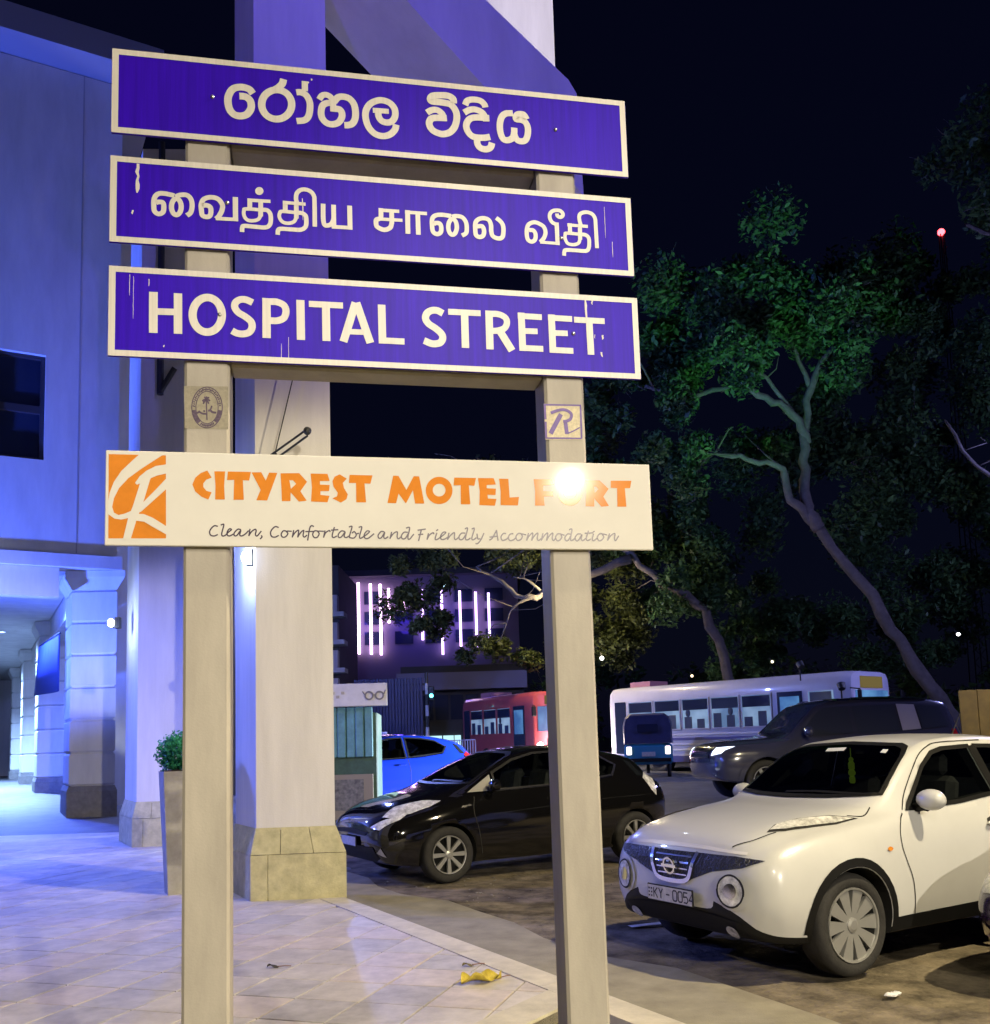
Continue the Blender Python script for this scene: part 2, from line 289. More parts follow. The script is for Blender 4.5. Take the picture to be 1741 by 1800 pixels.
# directions of the place: K runs along the kerb and the portico (away from the camera), A across it towards the road
K = Vector((-0.489, 0.872, 0)); A = Vector((0.872, 0.489, 0)); UP = Vector((0, 0, 1))
TZ = 0.12                                    # top of the paved terrace above the parking ground
def gz(y):
    """the street rises gently away from the parking strip"""
    if y < 13: return 0.0
    if y < 34: t = (y - 13) / 21; return 0.5 * t * t * (3 - 2 * t)
    return 0.5
LT={'sinhala':[(206,1,[-6541,35668,-6655,35794,-6882,35829,-7092,35746,-7205,35546,-7229,35347,-7181,35120,-7061,34981,-6891,34950,-6713,35017,-6608,35180,-6591,35343,-6639,35472,-6753,35550,-6915,35554]),(199,1,[-5686,36202,-5720,36067,-5812,35948,-5919,35861]),(206,1,[-5466,35446,-5477,35345,-5508,35247,-5559,35157,-5626,35080,-5705,35018,-5794,34976,-5886,34956,-5979,34958,-6066,34982,-6145,35027,-6210,35090,-6259,35170,-6290,35261,-6300,35359,-6289,35459,-6258,35557,-6208,35647,-6142,35725,-6062,35786,-5974,35829,-5881,35850,-5788,35849,-5700,35826,-5621,35781,-5555,35716,-5506,35637,-5475,35545,-5466,35446]),(189,1,[-5334,35833,-5209,35847,-5060,35775,-4962,35586,-4953,35369,-5000,35129,-5117,34999,-5332,34951]),(177,0,[-5090,36200,-5092,35899]),(175,1,[-4690,35677,-4605,35809,-4480,35844,-4346,35772,-4298,35613,-4296,35344]),(192,1,[-4298,35613,-4449,35601,-4584,35519,-4639,35323,-4613,35126,-4489,34984,-4322,34956,-4154,35027,-4059,35182,-4046,35329,-4107,35432,-4216,35448]),(196,1,[-4272,35652,-4161,35796,-4026,35843,-3840,35808,-3707,35657,-3659,35442,-3671,35203,-3750,35040,-3869,34977,-3983,34966]),(192,1,[-2484,35131,-2525,34970,-2665,34810,-2872,34735,-3110,34784,-3293,34986,-3373,35288,-3336,35531,-3196,35729,-2938,35848,-2681,35801,-2530,35633,-2508,35414,-2589,35240,-2727,35170,-2898,35199,-2989,35328,-3004,35482]),(155,0,[-3157,35509,-2695,35520]),(190,1,[-1572,35599,-1431,35693,-1270,35714,-1123,35611,-1084,35456]),(202,1,[-987,35488,-1383,35452,-1497,35346,-1506,35209,-1414,35060,-1245,34986,-1096,34973,-901,35053,-757,35238,-689,35496,-701,35700,-794,35873,-921,35951,-1200,35972,-1414,35972,-1466,36049,-1388,36148,-1173,36192,-936,36201,-787,36125,-769,35978]),(190,1,[-424,35957,-355,36102,-179,36162,38,36144,155,36041,185,35947]),(190,1,[-463,35713,-298,35815,-123,35847,71,35779,175,35629,193,35498]),(198,1,[295,35614,-87,35598,-284,35537,-392,35389,-405,35228,-319,35054,-170,34966,90,34968,299,35018]),(198,1,[-96,34916,-90,34757,-6,34640,156,34610,299,34680,352,34834]),(194,1,[1021,35849,817,35822,681,35704,612,35467,621,35192,703,34993,856,34974,991,35067,1040,35233,1046,35390]),(194,1,[1039,35187,1100,35032,1208,34973,1364,35011,1447,35181,1467,35414,1406,35581,1276,35660,1121,35668,1120,35772,1193,35837,1348,35837,1443,35693])],'tamil':[(135,1,[-8658,32414,-8905,32454,-9085,32428,-9185,32288,-9196,32052,-9171,31909,-9064,31845,-8958,31908,-8932,32055,-8960,32180,-9067,32198,-9140,32165]),(135,1,[-8476,32102,-8479,32049,-8488,31998,-8503,31952,-8523,31913,-8547,31883,-8574,31863,-8603,31855,-8631,31859,-8658,31874,-8683,31900,-8703,31936,-8719,31979,-8729,32028,-8732,32081,-8729,32133,-8720,32184,-8705,32230,-8685,32269,-8661,32300,-8634,32319,-8605,32328,-8577,32324,-8550,32309,-8525,32283,-8505,32247,-8489,32203,-8479,32154,-8476,32102]),(135,1,[-8625,32381,-8510,32440,-8329,32455,-8213,32333,-8187,32134,-8228,31949,-8326,31859]),(135,1,[-7922,32174,-7814,32201,-7706,32155,-7684,32029,-7714,31899,-7813,31858,-7913,31901,-7938,32045,-7944,32227,-7864,32380,-7681,32447,-7498,32411,-7380,32255,-7389,32089,-7464,31918,-7547,31820]),(103,0,[-7556,31834,-6961,31845]),(142,0,[-7028,32505,-7023,31794]),(98,0,[-6702,32448,-6072,32461]),(130,0,[-6636,32500,-6637,32173]),(102,1,[-6224,32182,-6730,32182,-6796,32120,-6792,31978,-6712,31862,-6563,31843,-6413,31896,-6341,32014]),(130,0,[-6340,32453,-6342,31993]),(122,1,[-6281,32192,-6168,32187,-6084,32095,-6064,31933,-6091,31768,-6208,31673,-6507,31671,-6787,31673,-6840,31619,-6847,31490]),(98,0,[-5732,32456,-5103,32452]),(130,0,[-5665,32509,-5667,32180]),(102,1,[-5278,32176,-5734,32191,-5819,32127,-5826,31993,-5736,31873,-5584,31848,-5432,31905,-5364,32030]),(130,0,[-5361,32462,-5361,32009]),(122,1,[-5306,32182,-5201,32176,-5106,32112,-5085,31970,-5109,31783,-5244,31680,-5510,31670,-5794,31664,-5866,31612,-5880,31482]),(122,1,[-5323,32434,-5366,32585,-5345,32752,-5253,32860,-5119,32896,-4966,32851,-4871,32730,-4853,32545,-4853,31802]),(130,1,[-4613,32507,-4614,32048,-4582,31885,-4505,31860,-4398,31910,-4329,32050,-4317,32237]),(130,0,[-4320,32506,-4317,31802]),(110,0,[-4380,31839,-3795,31849]),(138,0,[-3867,32512,-3864,31788]),(102,0,[-3043,32451,-2450,32457]),(136,0,[-2974,32511,-2980,32161]),(97,0,[-3109,32176,-2362,32188]),(136,1,[-3023,32183,-3109,32145,-3123,32046,-3088,31932,-2895,31857,-2723,31935,-2673,32081]),(136,0,[-2671,32457,-2671,32055]),(141,0,[-2208,32508,-2213,31787]),(102,0,[-2283,32450,-1644,32454]),(136,0,[-1913,32427,-1910,31787]),(131,1,[-940,32432,-1190,32451,-1391,32417,-1494,32304,-1504,32068,-1473,31900,-1355,31844,-1254,31917,-1237,32075,-1285,32176,-1397,32181,-1460,32144]),(131,1,[-778,32111,-782,32057,-793,32005,-809,31958,-830,31918,-855,31888,-882,31868,-910,31860,-938,31863,-964,31879,-987,31906,-1006,31943,-1020,31988,-1028,32038,-1029,32091,-1025,32145,-1014,32197,-998,32244,-977,32284,-953,32315,-926,32335,-897,32343,-870,32339,-843,32323,-820,32296,-801,32260,-788,32215,-780,32164,-778,32111]),(127,1,[-916,32407,-789,32444,-614,32421,-504,32277,-484,32094,-513,31934,-634,31854]),(131,1,[-178,32170,-26,32182,27,32054,-1,31907,-99,31847,-211,31891,-234,32060,-221,32272,-134,32390,20,32442,172,32401,239,32255,243,32044,289,31902,448,31843,570,31897,609,32072,602,32257,529,32384,404,32480]),(124,1,[1388,32182,1512,32183,1578,32086,1578,31951,1533,31863,1450,31823,1353,31867,1316,31999,1323,32202,1386,32359,1554,32440,1718,32402,1847,32310,1890,32144,1834,31970,1721,31830]),(90,0,[1713,31829,2312,31828]),(127,0,[2243,32485,2247,31775]),(114,1,[2216,32424,2102,32483,2040,32597,2045,32734,2132,32835,2266,32871,2383,32855,2446,32774,2426,32696,2350,32659,2276,32693,2262,32768]),(96,0,[2570,32434,3207,32432]),(124,0,[2649,32488,2644,32192]),(102,1,[3041,32166,2556,32174,2495,32122,2486,32002,2560,31854,2742,31825,2895,31888,2948,32019]),(127,0,[2961,32447,2951,32002]),(117,1,[3016,32169,3142,32153,3222,32057,3227,31869,3190,31713,3087,31649,2768,31649,2501,31638,2446,31583,2432,31455]),(117,1,[2994,32450,2958,32584,2951,32738,3019,32838,3190,32886,3357,32839,3444,32708,3455,32503,3465,31764])],'english':[(225,0,[-9187,29593,-9182,28434]),(220,0,[-8547,29593,-8541,28442]),(184,0,[-9102,29042,-8622,29054]),(214,1,[-7390,29045,-7399,28934,-7428,28827,-7474,28731,-7535,28649,-7608,28586,-7690,28545,-7776,28528,-7861,28536,-7943,28568,-8016,28622,-8076,28697,-8122,28788,-8151,28891,-8161,29000,-8152,29111,-8124,29217,-8078,29314,-8018,29396,-7945,29459,-7863,29501,-7777,29519,-7691,29512,-7609,29480,-7536,29425,-7474,29350,-7428,29258,-7399,29155,-7390,29045]),(193,1,[-6568,29445,-6741,29517,-6899,29512,-7025,29418,-7046,29280,-6952,29138,-6763,29024,-6616,28896,-6584,28739,-6659,28588,-6827,28527,-6995,28541,-7120,28602]),(225,0,[-6194,29598,-6195,28443]),(193,1,[-6278,29491,-6023,29511,-5895,29503,-5724,29422,-5665,29253,-5726,29055,-5898,28965,-6089,28955,-6280,28951]),(225,0,[-5271,29603,-5264,28441]),(180,0,[-5039,29504,-4094,29510]),(220,0,[-4568,29468,-4565,28445]),(220,0,[-3741,29615,-4095,28447]),(220,0,[-3718,29616,-3344,28449]),(157,0,[-3922,28753,-3504,28760]),(216,0,[-3007,29603,-3001,28450]),(180,0,[-3095,28543,-2378,28541]),(203,1,[-1251,29446,-1415,29523,-1581,29513,-1716,29419,-1759,29262,-1673,29113,-1478,28986,-1316,28841,-1276,28705,-1356,28564,-1572,28519,-1817,28602]),(177,0,[-1099,29507,-149,29514]),(216,0,[-621,29493,-623,28444]),(216,0,[98,29608,96,28436]),(184,1,[95,29507,367,29516,569,29430,625,29276,541,29097,334,29013,113,28994]),(223,0,[402,29009,747,28430]),(203,0,[1061,29605,1069,28443]),(177,0,[954,29504,1678,29500]),(170,0,[1103,29048,1534,29057]),(177,0,[969,28528,1684,28530]),(203,0,[1970,29598,1974,28429]),(177,0,[1862,29497,2596,29493]),(170,0,[2012,29037,2448,29047]),(177,0,[1874,28515,2598,28516]),(177,0,[2658,29482,3602,29486]),(203,0,[3123,29470,3135,28426])],'tagline':[(37,1,[-7488,23108,-7578,23123,-7667,23039,-7701,22944,-7667,22862,-7578,22846,-7488,22887]),(37,1,[-7416,23144,-7335,23157,-7387,22924,-7371,22848,-7297,22866,-7218,22950,-7139,23022,-7184,23045,-7241,22973,-7245,22878,-7185,22850,-7083,22904]),(37,1,[-6891,23025,-6970,23036,-7061,22940,-7061,22861,-6993,22869,-6898,23001,-6921,22882,-6869,22854,-6778,22907,-6687,23004]),(37,1,[-6653,23052,-6685,22851]),(37,1,[-6680,22873,-6607,22981,-6516,23041,-6494,22994,-6512,22898,-6467,22858,-6357,22996]),(37,1,[-6357,22876,-6342,22829,-6392,22773]),(37,1,[-5898,23097,-5990,23120,-6082,23035,-6117,22939,-6083,22848,-5992,22832,-5900,22881]),(37,1,[-5703,23003,-5784,23002,-5835,22906,-5797,22834,-5716,22847,-5658,22932,-5692,22996,-5554,22998]),(37,1,[-5503,23030,-5543,22825]),(37,1,[-5539,22849,-5461,22970,-5373,23024,-5398,22827]),(37,1,[-5393,22846,-5311,22972,-5234,23021,-5254,22888,-5219,22841,-5149,22897]),(37,1,[-4961,23136,-5031,23156,-5078,23071,-5134,22745]),(37,1,[-5195,22993,-4974,23000]),(37,1,[-4857,23014,-4950,23012,-4998,22915,-4952,22831,-4871,22844,-4823,22941,-4853,23006,-4694,23008]),(37,1,[-4665,23033,-4707,22829]),(37,1,[-4702,22853,-4647,22968,-4553,23029,-4525,22993]),(37,1,[-4411,23128,-4473,22897,-4438,22837,-4344,22881]),(37,1,[-4506,23040,-4306,23057]),(37,1,[-4130,23010,-4224,23021,-4308,22923,-4297,22843,-4226,22858,-4126,22986,-4151,22876,-4097,22840,-4014,22885]),(37,1,[-4020,23135,-3934,23143,-4007,22880,-3973,22833,-3880,22834,-3821,22918,-3873,23008,-3937,22964]),(37,1,[-3832,22937,-3744,22966]),(37,1,[-3753,23129,-3667,23135,-3729,22895,-3713,22823,-3619,22872,-3506,22957,-3459,23018,-3528,23029,-3600,22932,-3590,22837,-3497,22826,-3331,22959]),(37,1,[-3049,23010,-3142,23017,-3222,22912,-3204,22834,-3134,22849,-3044,22986,-3070,22866,-3028,22826,-2945,22879]),(37,1,[-2848,23013,-2899,22815]),(37,1,[-2894,22839,-2802,22965,-2695,23015,-2698,22870,-2663,22822,-2579,22888]),(37,1,[-2399,23006,-2506,23005,-2579,22908,-2557,22823,-2474,22836,-2388,22970]),(37,1,[-2449,23126,-2349,23132,-2402,22861,-2356,22813,-2234,22960]),(37,1,[-2129,23067,-1897,23104]),(37,1,[-2022,23083,-2107,22761]),(37,1,[-2115,22942,-1972,22958]),(37,1,[-1823,22989,-1868,22802]),(37,1,[-1863,22823,-1793,22940,-1696,23002,-1670,22961]),(37,1,[-1588,23003,-1640,22833,-1593,22809,-1483,22883,-1372,22969,-1335,23019,-1407,23018,-1482,22920,-1472,22823,-1388,22819,-1290,22873]),(37,1,[-1606,23059,-1550,23099]),(37,1,[-1246,23007,-1292,22800]),(37,1,[-1287,22825,-1192,22947,-1094,23009,-1098,22863,-1063,22815,-976,22876]),(37,1,[-779,23001,-888,22999,-964,22901,-942,22816,-856,22834,-768,22964]),(37,1,[-793,23127,-715,23136,-783,22854,-724,22811,-637,22868]),(37,1,[-598,23125,-520,23131,-600,22868,-566,22812,-466,22877]),(37,1,[-451,22992,-431,22846,-357,22846]),(37,1,[-250,23012,-333,22834,-434,22711,-503,22706]),(37,1,[-101,22807,-9,22874,121,23104]),(37,1,[116,23085,149,22798]),(37,1,[-94,22896,140,22925]),(37,1,[389,23002,303,23001,238,22902,272,22809,371,22829,447,22887]),(37,1,[599,23004,512,22991,453,22904,482,22811,581,22819,670,22882]),(37,1,[835,23007,736,23006,671,22906,705,22813,804,22834,857,22921,840,22995,971,22971]),(37,1,[1040,23027,977,22806]),(37,1,[983,22828,1070,22960,1165,23023,1127,22807]),(37,1,[1133,22830,1220,22962,1315,23025,1292,22876,1327,22814,1412,22872]),(37,1,[1465,23031,1409,22810]),(37,1,[1415,22833,1508,22965,1603,23028,1565,22812]),(37,1,[1571,22834,1659,22967,1754,23030,1731,22880,1766,22819,1845,22894]),(37,1,[1988,23013,1899,23012,1833,22919,1867,22820,1956,22833,2017,22921,1995,23003,2100,22972]),(37,1,[2279,23011,2190,23010,2110,22909,2132,22822,2208,22836,2295,22981]),(37,1,[2241,23140,2327,23146,2273,22874,2309,22824,2413,22888]),(37,1,[2597,23015,2495,23013,2414,22913,2436,22825,2513,22839,2614,22990,2590,22864,2640,22828,2732,22891]),(37,1,[2818,23117,2744,22891,2780,22829,2879,22872]),(37,1,[2700,23038,2956,23056]),(37,1,[2968,23031,2922,22855,2972,22831,3059,22889]),(37,1,[2952,23079,3009,23102]),(37,1,[3237,23034,3147,23026,3079,22932,3113,22832,3203,22846,3271,22934,3242,23022,3377,22998]),(37,1,[3449,23042,3382,22830]),(37,1,[3389,22853,3493,22987,3611,23039,3591,22887,3628,22837,3725,22977])],'motel':[([-7763,24635,-7649,24440,-7786,24385,-7866,24281,-7866,24178,-7786,24077,-7649,24037,-7737,23838,-7914,23912,-8074,24054,-8147,24240,-8076,24430,-7932,24562],None),([-7582,24617,-7301,24624,-7326,24224,-7309,23846,-7560,23842,-7552,24219],None),([-7228,24622,-6624,24623,-6674,24384,-6837,24389,-6814,23847,-7082,23842,-7066,24393,-7253,24384],None),([-6608,24611,-6353,24623,-6235,24394,-6147,24617,-5927,24615,-6200,23841,-6487,23844,-6371,24131],None),([-5841,24606,-5344,24622,-5135,24384,-5317,24115,-5150,23854,-5361,23824,-5576,24077,-5582,23835,-5812,23831,-5821,24171],[-5609,24417,-5515,24419,-5427,24322,-5569,24176]),([-5038,24618,-4580,24618,-4523,24419,-4785,24414,-4786,24314,-4524,24308,-4543,24135,-4777,24130,-4778,24026,-4534,23998,-4589,23820,-5034,23834,-5005,24232],None),([-4248,24615,-4057,24497,-4166,24372,-4135,24228,-4035,24052,-4075,23918,-4226,23816,-4456,23933,-4331,23991,-4308,24091,-4424,24266,-4450,24421,-4388,24545],None),([-3980,24606,-3348,24607,-3410,24366,-3573,24374,-3538,23835,-3808,23834,-3806,24380,-4004,24375],None),([-2775,24611,-2627,24608,-2417,24213,-2202,24611,-2048,24609,-1920,23831,-2180,23827,-2234,24205,-2437,23822,-2637,24104,-2710,23827,-2949,23830],None),([-1115,24224,-1125,24141,-1152,24062,-1193,23990,-1248,23928,-1313,23878,-1387,23844,-1464,23825,-1543,23824,-1620,23839,-1692,23872,-1754,23919,-1805,23979,-1843,24049,-1866,24127,-1872,24208,-1862,24290,-1836,24369,-1795,24441,-1740,24503,-1675,24553,-1602,24589,-1524,24608,-1445,24610,-1368,24594,-1296,24562,-1233,24515,-1181,24455,-1143,24384,-1121,24306],[-1313,24229,-1321,24177,-1344,24129,-1379,24089,-1423,24059,-1473,24044,-1524,24043,-1573,24056,-1616,24084,-1649,24123,-1669,24170,-1675,24222,-1667,24274,-1644,24322,-1609,24362,-1565,24391,-1516,24407,-1464,24408,-1415,24395,-1372,24367,-1339,24328,-1319,24281]),([-1053,24597,-431,24599,-484,24372,-642,24381,-617,23831,-887,23831,-877,24380,-1078,24371],None),([-376,24601,79,24606,140,24421,-129,24403,-132,24308,136,24302,116,24115,-114,24118,-105,24011,144,24004,90,23805,-359,23816,-335,24220],None),([234,24596,508,24597,526,24051,802,24076,758,23824,257,23827,270,24233],None),([1249,24605,1799,24618,1857,24444,1523,24419,1518,24263,1804,24259,1816,24104,1530,24098,1548,23834,1263,23829,1278,24240],None),([2692,24231,2680,24150,2652,24071,2610,24000,2554,23938,2488,23889,2414,23855,2336,23836,2257,23835,2181,23851,2110,23882,2049,23929,1998,23989,1962,24058,1940,24135,1935,24216,1947,24297,1974,24375,2016,24447,2071,24509,2137,24558,2211,24593,2289,24612,2368,24614,2445,24598,2516,24567,2578,24520,2629,24460,2666,24390,2687,24313],[2496,24237,2486,24185,2463,24138,2427,24099,2382,24070,2332,24055,2280,24054,2231,24067,2188,24094,2156,24132,2136,24179,2131,24229,2140,24280,2163,24327,2199,24367,2244,24396,2294,24411,2346,24412,2396,24399,2438,24372,2471,24334,2491,24287]),([2787,24612,3220,24613,3483,24368,3312,24132,3469,23857,3242,23831,3036,24072,3026,23831,2763,23836,2799,24233],[3042,24423,3117,24425,3171,24352,3062,24239]),([3561,24611,4190,24625,4141,24400,3979,24397,4000,23844,3724,23840,3740,24392,3547,24397],None)],'logo_square':[([-10271,25019,-8828,25023,-8810,22768,-10252,22753],None)],'logo_strokes':[([-9487,25049,-9694,24840,-9949,24570,-10131,24272,-10234,23977,-10267,23715,-10263,23401,-10105,23281,-9935,23256,-9736,23309,-9695,23494,-9865,23415,-10007,23379,-10121,23442,-10166,23594,-10126,23825,-10001,24105,-9775,24373,-9462,24629,-9175,24839,-8944,25009,-8813,25052,-8813,25083],None),([-9602,24253,-9489,24434,-9317,24593,-9087,24724,-8811,24778,-8810,24528,-9042,24467,-9200,24394,-9272,24291,-9444,24256,-9559,24204],None),([-9473,24255,-9215,24386,-9368,23809,-9564,23220,-9694,22743,-9886,22741,-9764,23309,-9653,23618],None),([-8809,24395,-8807,24107,-9152,23766,-9451,23468,-9523,23451,-9453,23668,-9182,23967],None),([-9594,23419,-9379,23415,-9149,23318,-8801,23091,-8799,22868,-9147,23072,-9363,23207,-9592,23235],None)],'r_paper':[([1671,26924,2839,26945,2803,25870,1689,25840],None)],'r_mark':[(52,0,[1675,26895,2818,26917]),(58,0,[2793,26916,2780,25909]),(47,0,[1686,25892,2785,25914]),(66,0,[1704,26901,1712,26453]),(66,0,[1711,26385,1711,25895]),(89,1,[1877,26651,2066,26727,2265,26764,2422,26716,2502,26620,2462,26490,2351,26422,2242,26413]),(136,0,[2186,26628,1848,26031]),(117,0,[2306,26425,2345,26033]),(37,1,[2345,26043,2536,26128,2740,26243])],'palm_paper':[([-8399,27032,-7235,27067,-7235,25854,-8375,25841],None)],'palm_mark':[(27,1,[-7391,26464,-7398,26364,-7416,26266,-7445,26174,-7485,26091,-7535,26018,-7592,25959,-7655,25915,-7722,25887,-7791,25876,-7860,25882,-7927,25906,-7990,25945,-8047,26001,-8097,26069,-8137,26149,-8166,26238,-8184,26334,-8191,26433,-8185,26533,-8168,26630,-8139,26722,-8099,26805,-8050,26878,-7993,26938,-7930,26983,-7863,27012,-7794,27024,-7724,27018,-7656,26995,-7593,26955,-7535,26900,-7486,26831,-7445,26750,-7416,26660,-7398,26564,-7391,26464]),(23,1,[-7500,26460,-7505,26380,-7518,26303,-7539,26230,-7568,26164,-7604,26107,-7646,26060,-7692,26025,-7741,26003,-7791,25994,-7842,26000,-7891,26018,-7937,26050,-7978,26094,-8014,26148,-8044,26212,-8065,26283,-8079,26359,-8083,26437,-8079,26516,-8066,26593,-8045,26666,-8016,26732,-7980,26790,-7939,26837,-7893,26872,-7844,26895,-7793,26904,-7743,26899,-7693,26881,-7647,26849,-7605,26805,-7569,26750,-7540,26686,-7518,26615,-7505,26539,-7500,26460]),(113,1,[-7994,26025,-8021,26057,-8046,26092,-8068,26130,-8087,26172,-8104,26217,-8117,26264,-8127,26313,-8134,26363]),(113,1,[-7449,26384,-7456,26337,-7465,26290,-7477,26245,-7492,26201,-7510,26160,-7530,26121,-7552,26086,-7576,26053]),(35,0,[-8102,26464,-8166,26482]),(35,0,[-8109,26522,-8146,26543]),(35,0,[-8111,26581,-8149,26608]),(35,0,[-8077,26628,-8120,26663]),(35,0,[-8070,26684,-8111,26726]),(35,0,[-8058,26739,-8075,26770]),(35,0,[-8017,26769,-8056,26828]),(35,0,[-7997,26817,-8014,26860]),(35,0,[-7972,26862,-7986,26910]),(35,0,[-7928,26871,-7941,26927]),(35,0,[-7898,26905,-7906,26966]),(35,0,[-7864,26934,-7860,26968]),(35,0,[-7823,26921,-7818,26993]),(35,0,[-7786,26937,-7775,26980]),(35,0,[-7747,26946,-7730,26990]),(35,0,[-7714,26912,-7690,26963]),(35,0,[-7675,26907,-7644,26957]),(35,0,[-7635,26895,-7612,26916]),(35,0,[-7614,26845,-7567,26896]),(35,0,[-7578,26821,-7543,26844]),(35,0,[-7543,26789,-7503,26809]),(35,0,[-7537,26729,-7488,26750]),(35,0,[-7508,26688,-7454,26703]),(35,0,[-7481,26641,-7450,26639]),(35,0,[-7491,26578,-7424,26583]),(35,0,[-7473,26525,-7431,26517]),(35,0,[-7635,26038,-7618,25972]),(35,0,[-7669,26012,-7659,25943]),(35,0,[-7704,25991,-7702,25923]),(35,0,[-7741,25977,-7746,25909]),(35,0,[-7779,25970,-7791,25904]),(35,0,[-7816,25970,-7836,25906]),(35,0,[-7854,25977,-7880,25916]),(35,0,[-7890,25990,-7923,25934]),(35,0,[-7925,26010,-7964,25959]),(35,1,[-7816,26642,-7806,26460,-7792,26097]),(46,1,[-7813,26662,-7864,26665,-7915,26617]),(46,1,[-7813,26662,-7852,26630,-7891,26548]),(46,1,[-7813,26662,-7841,26724,-7868,26736]),(46,1,[-7813,26662,-7803,26733,-7793,26754]),(46,1,[-7813,26662,-7773,26719,-7732,26726]),(46,1,[-7813,26662,-7763,26674,-7713,26636]),(46,1,[-7813,26662,-7782,26633,-7750,26553]),(52,1,[-8055,26284,-7989,26312,-7914,26274,-7811,26266]),(41,0,[-7999,26352,-7980,26292]),(57,1,[-7764,26361,-7698,26363,-7651,26324,-7547,26308]),(41,1,[-7665,26501,-7698,26403,-7745,26351]),(46,0,[-7886,26361,-7848,26327])]}
DOT=[-6263,32753,-6269,32716,-6285,32681,-6310,32653,-6342,32633,-6377,32624,-6412,32627,-6443,32641,-6468,32666,-6484,32697,-6489,32734,-6483,32771,-6467,32805,-6442,32834,-6411,32853,-6376,32862,-6341,32859,-6309,32845,-6285,32821,-6269,32789]
# ================================================================== the ground
M_dirt = mat('dirt', (0.15, 0.125, 0.085), 0.95, var=0.85, vscale=2.4, bump=1.0, bscale=22, spec=0.2, detail=14)
M_conc = mat('concrete', (0.275, 0.25, 0.175), 0.9, var=0.22, vscale=3.0, bump=0.3, bscale=90, spec=0.25)
M_asph = mat('asphalt', (0.10, 0.10, 0.105), 0.6, var=0.3, vscale=2.0, bump=0.25, bscale=60)
M_border = mat('border_stone', (0.58, 0.53, 0.40), 0.75, var=0.18, vscale=5, bump=0.15, bscale=60)
M_tileA = mat('tile_stone', (0.54, 0.495, 0.435), 0.55, var=0.22, vscale=4.0, bump=0.08, bscale=80, spec=0.35)
M_tileB = mat('tile_stone_warm', (0.56, 0.49, 0.42), 0.55, var=0.22, vscale=4.6, bump=0.08, bscale=80, spec=0.35)
M_tileC = mat('tile_stone_grey', (0.46, 0.43, 0.40), 0.6, var=0.24, vscale=4.6, bump=0.08, bscale=80, spec=0.35)
M_mort = mat('mortar', (0.16, 0.14, 0.12), 0.95)
M_white_paint = mat('road_paint', (0.7, 0.7, 0.68), 0.7, var=0.3, vscale=9)

def grid_sheet(name, x0, x1, y0, y1, nx, ny, zf, m):
    b = MB(); vs = []; fs = []
    for j in range(ny + 1):
        for i in range(nx + 1):
            x = x0 + (x1 - x0) * i / nx; y = y0 + (y1 - y0) * j / ny
            vs.append((x, y, zf(x, y)))
    for j in range(ny):
        for i in range(nx):
            a = j * (nx + 1) + i
            fs.append((a, a + 1, a + nx + 2, a + nx + 1))
    b.add(vs, fs)
    o = b.build(name, m); o['kind'] = 'structure'
    for p in o.data.polygons: p.use_smooth = True
    return o
def rough(x, y):
    return 0.012 * sin(x * 3.1 + 1.3 * y) * sin(y * 2.3 - 0.7 * x) + 0.008 * sin(7.3 * x + 2.2) * sin(6.1 * y)
grid_sheet('ground', -400, 500, -200, 900, 4, 440, lambda x, y: gz(y) - 0.03, M_asph)
grid_sheet('parking_ground', -14, 26, -6, 17.2, 160, 96, lambda x, y: gz(y) + (rough(x, y) - 0.012 if y < 15 else -0.012), M_dirt)
road = grid_sheet('road', -60, 90, 17, 60, 30, 60, lambda x, y: gz(y) + 0.004, M_asph)
# smooth concrete strip beside the terrace
def kerb_pt(t, off=0.0):
    """point on the terrace edge, t metres along the kerb from the big pillar, off metres towards the road"""
    p = Vector((-1.63, 10.13, 0)) - K * t + A * off
    return p
strip = MB()
N = 40
for i in range(N):
    t0 = -14 + 30 * i / N; t1 = -14 + 30 * (i + 1) / N
    w0 = 0.95 + 0.12 * sin(t0 * 1.7) + 0.06 * sin(t0 * 5.1); w1 = 0.95 + 0.12 * sin(t1 * 1.7) + 0.06 * sin(t1 * 5.1)
    a = kerb_pt(t0, -0.2); b = kerb_pt(t1, -0.2); c = kerb_pt(t1, w1); d = kerb_pt(t0, w0)
    for q in (a, b): q.z = 0.028
    for q in (c, d): q.z = 0.020
    c2 = c + A * 0.06; d2 = d + A * 0.06; c2.z = d2.z = -0.03
    strip.add([a, b, c, d, c2, d2], [(3, 2, 1, 0), (5, 4, 2, 3)])
o = strip.build('footpath', M_conc); o['kind'] = 'structure'

# the terrace: a slab with a border band along the kerb and diagonal stone tiles
d2 = Vector((-0.565, -0.825, 0)); n2 = Vector((0.825, -0.565, 0))       # the border turns inwards here, behind the right post
O1 = Vector((0.38, 5.94, 0)); I1 = Vector((0.33, 6.34, 0))
def tp(t, off):
    p = kerb_pt(t, off); return Vector((p.x, p.y, 0))
BW = 0.235
def cross_kerb(p, off):
    """where the line through p along d2 meets the line parallel to the kerb at off"""
    q = tp(0, off); k = (q - p).dot(A) / d2.dot(A); return p + d2 * k
X1 = cross_kerb(O1, -BW)
slab = MB()
poly = [tp(-40, -0.004), tp(4.2, -0.004), X1, X1 + d2 * 9, tp(14, -14), tp(-40, -22)]
slab.prism([p + UP * -0.05 for p in poly], (0, 0, 0.05 + TZ - 0.012))
terrace = slab.build('terrace', M_mort); terrace['kind'] = 'structure'
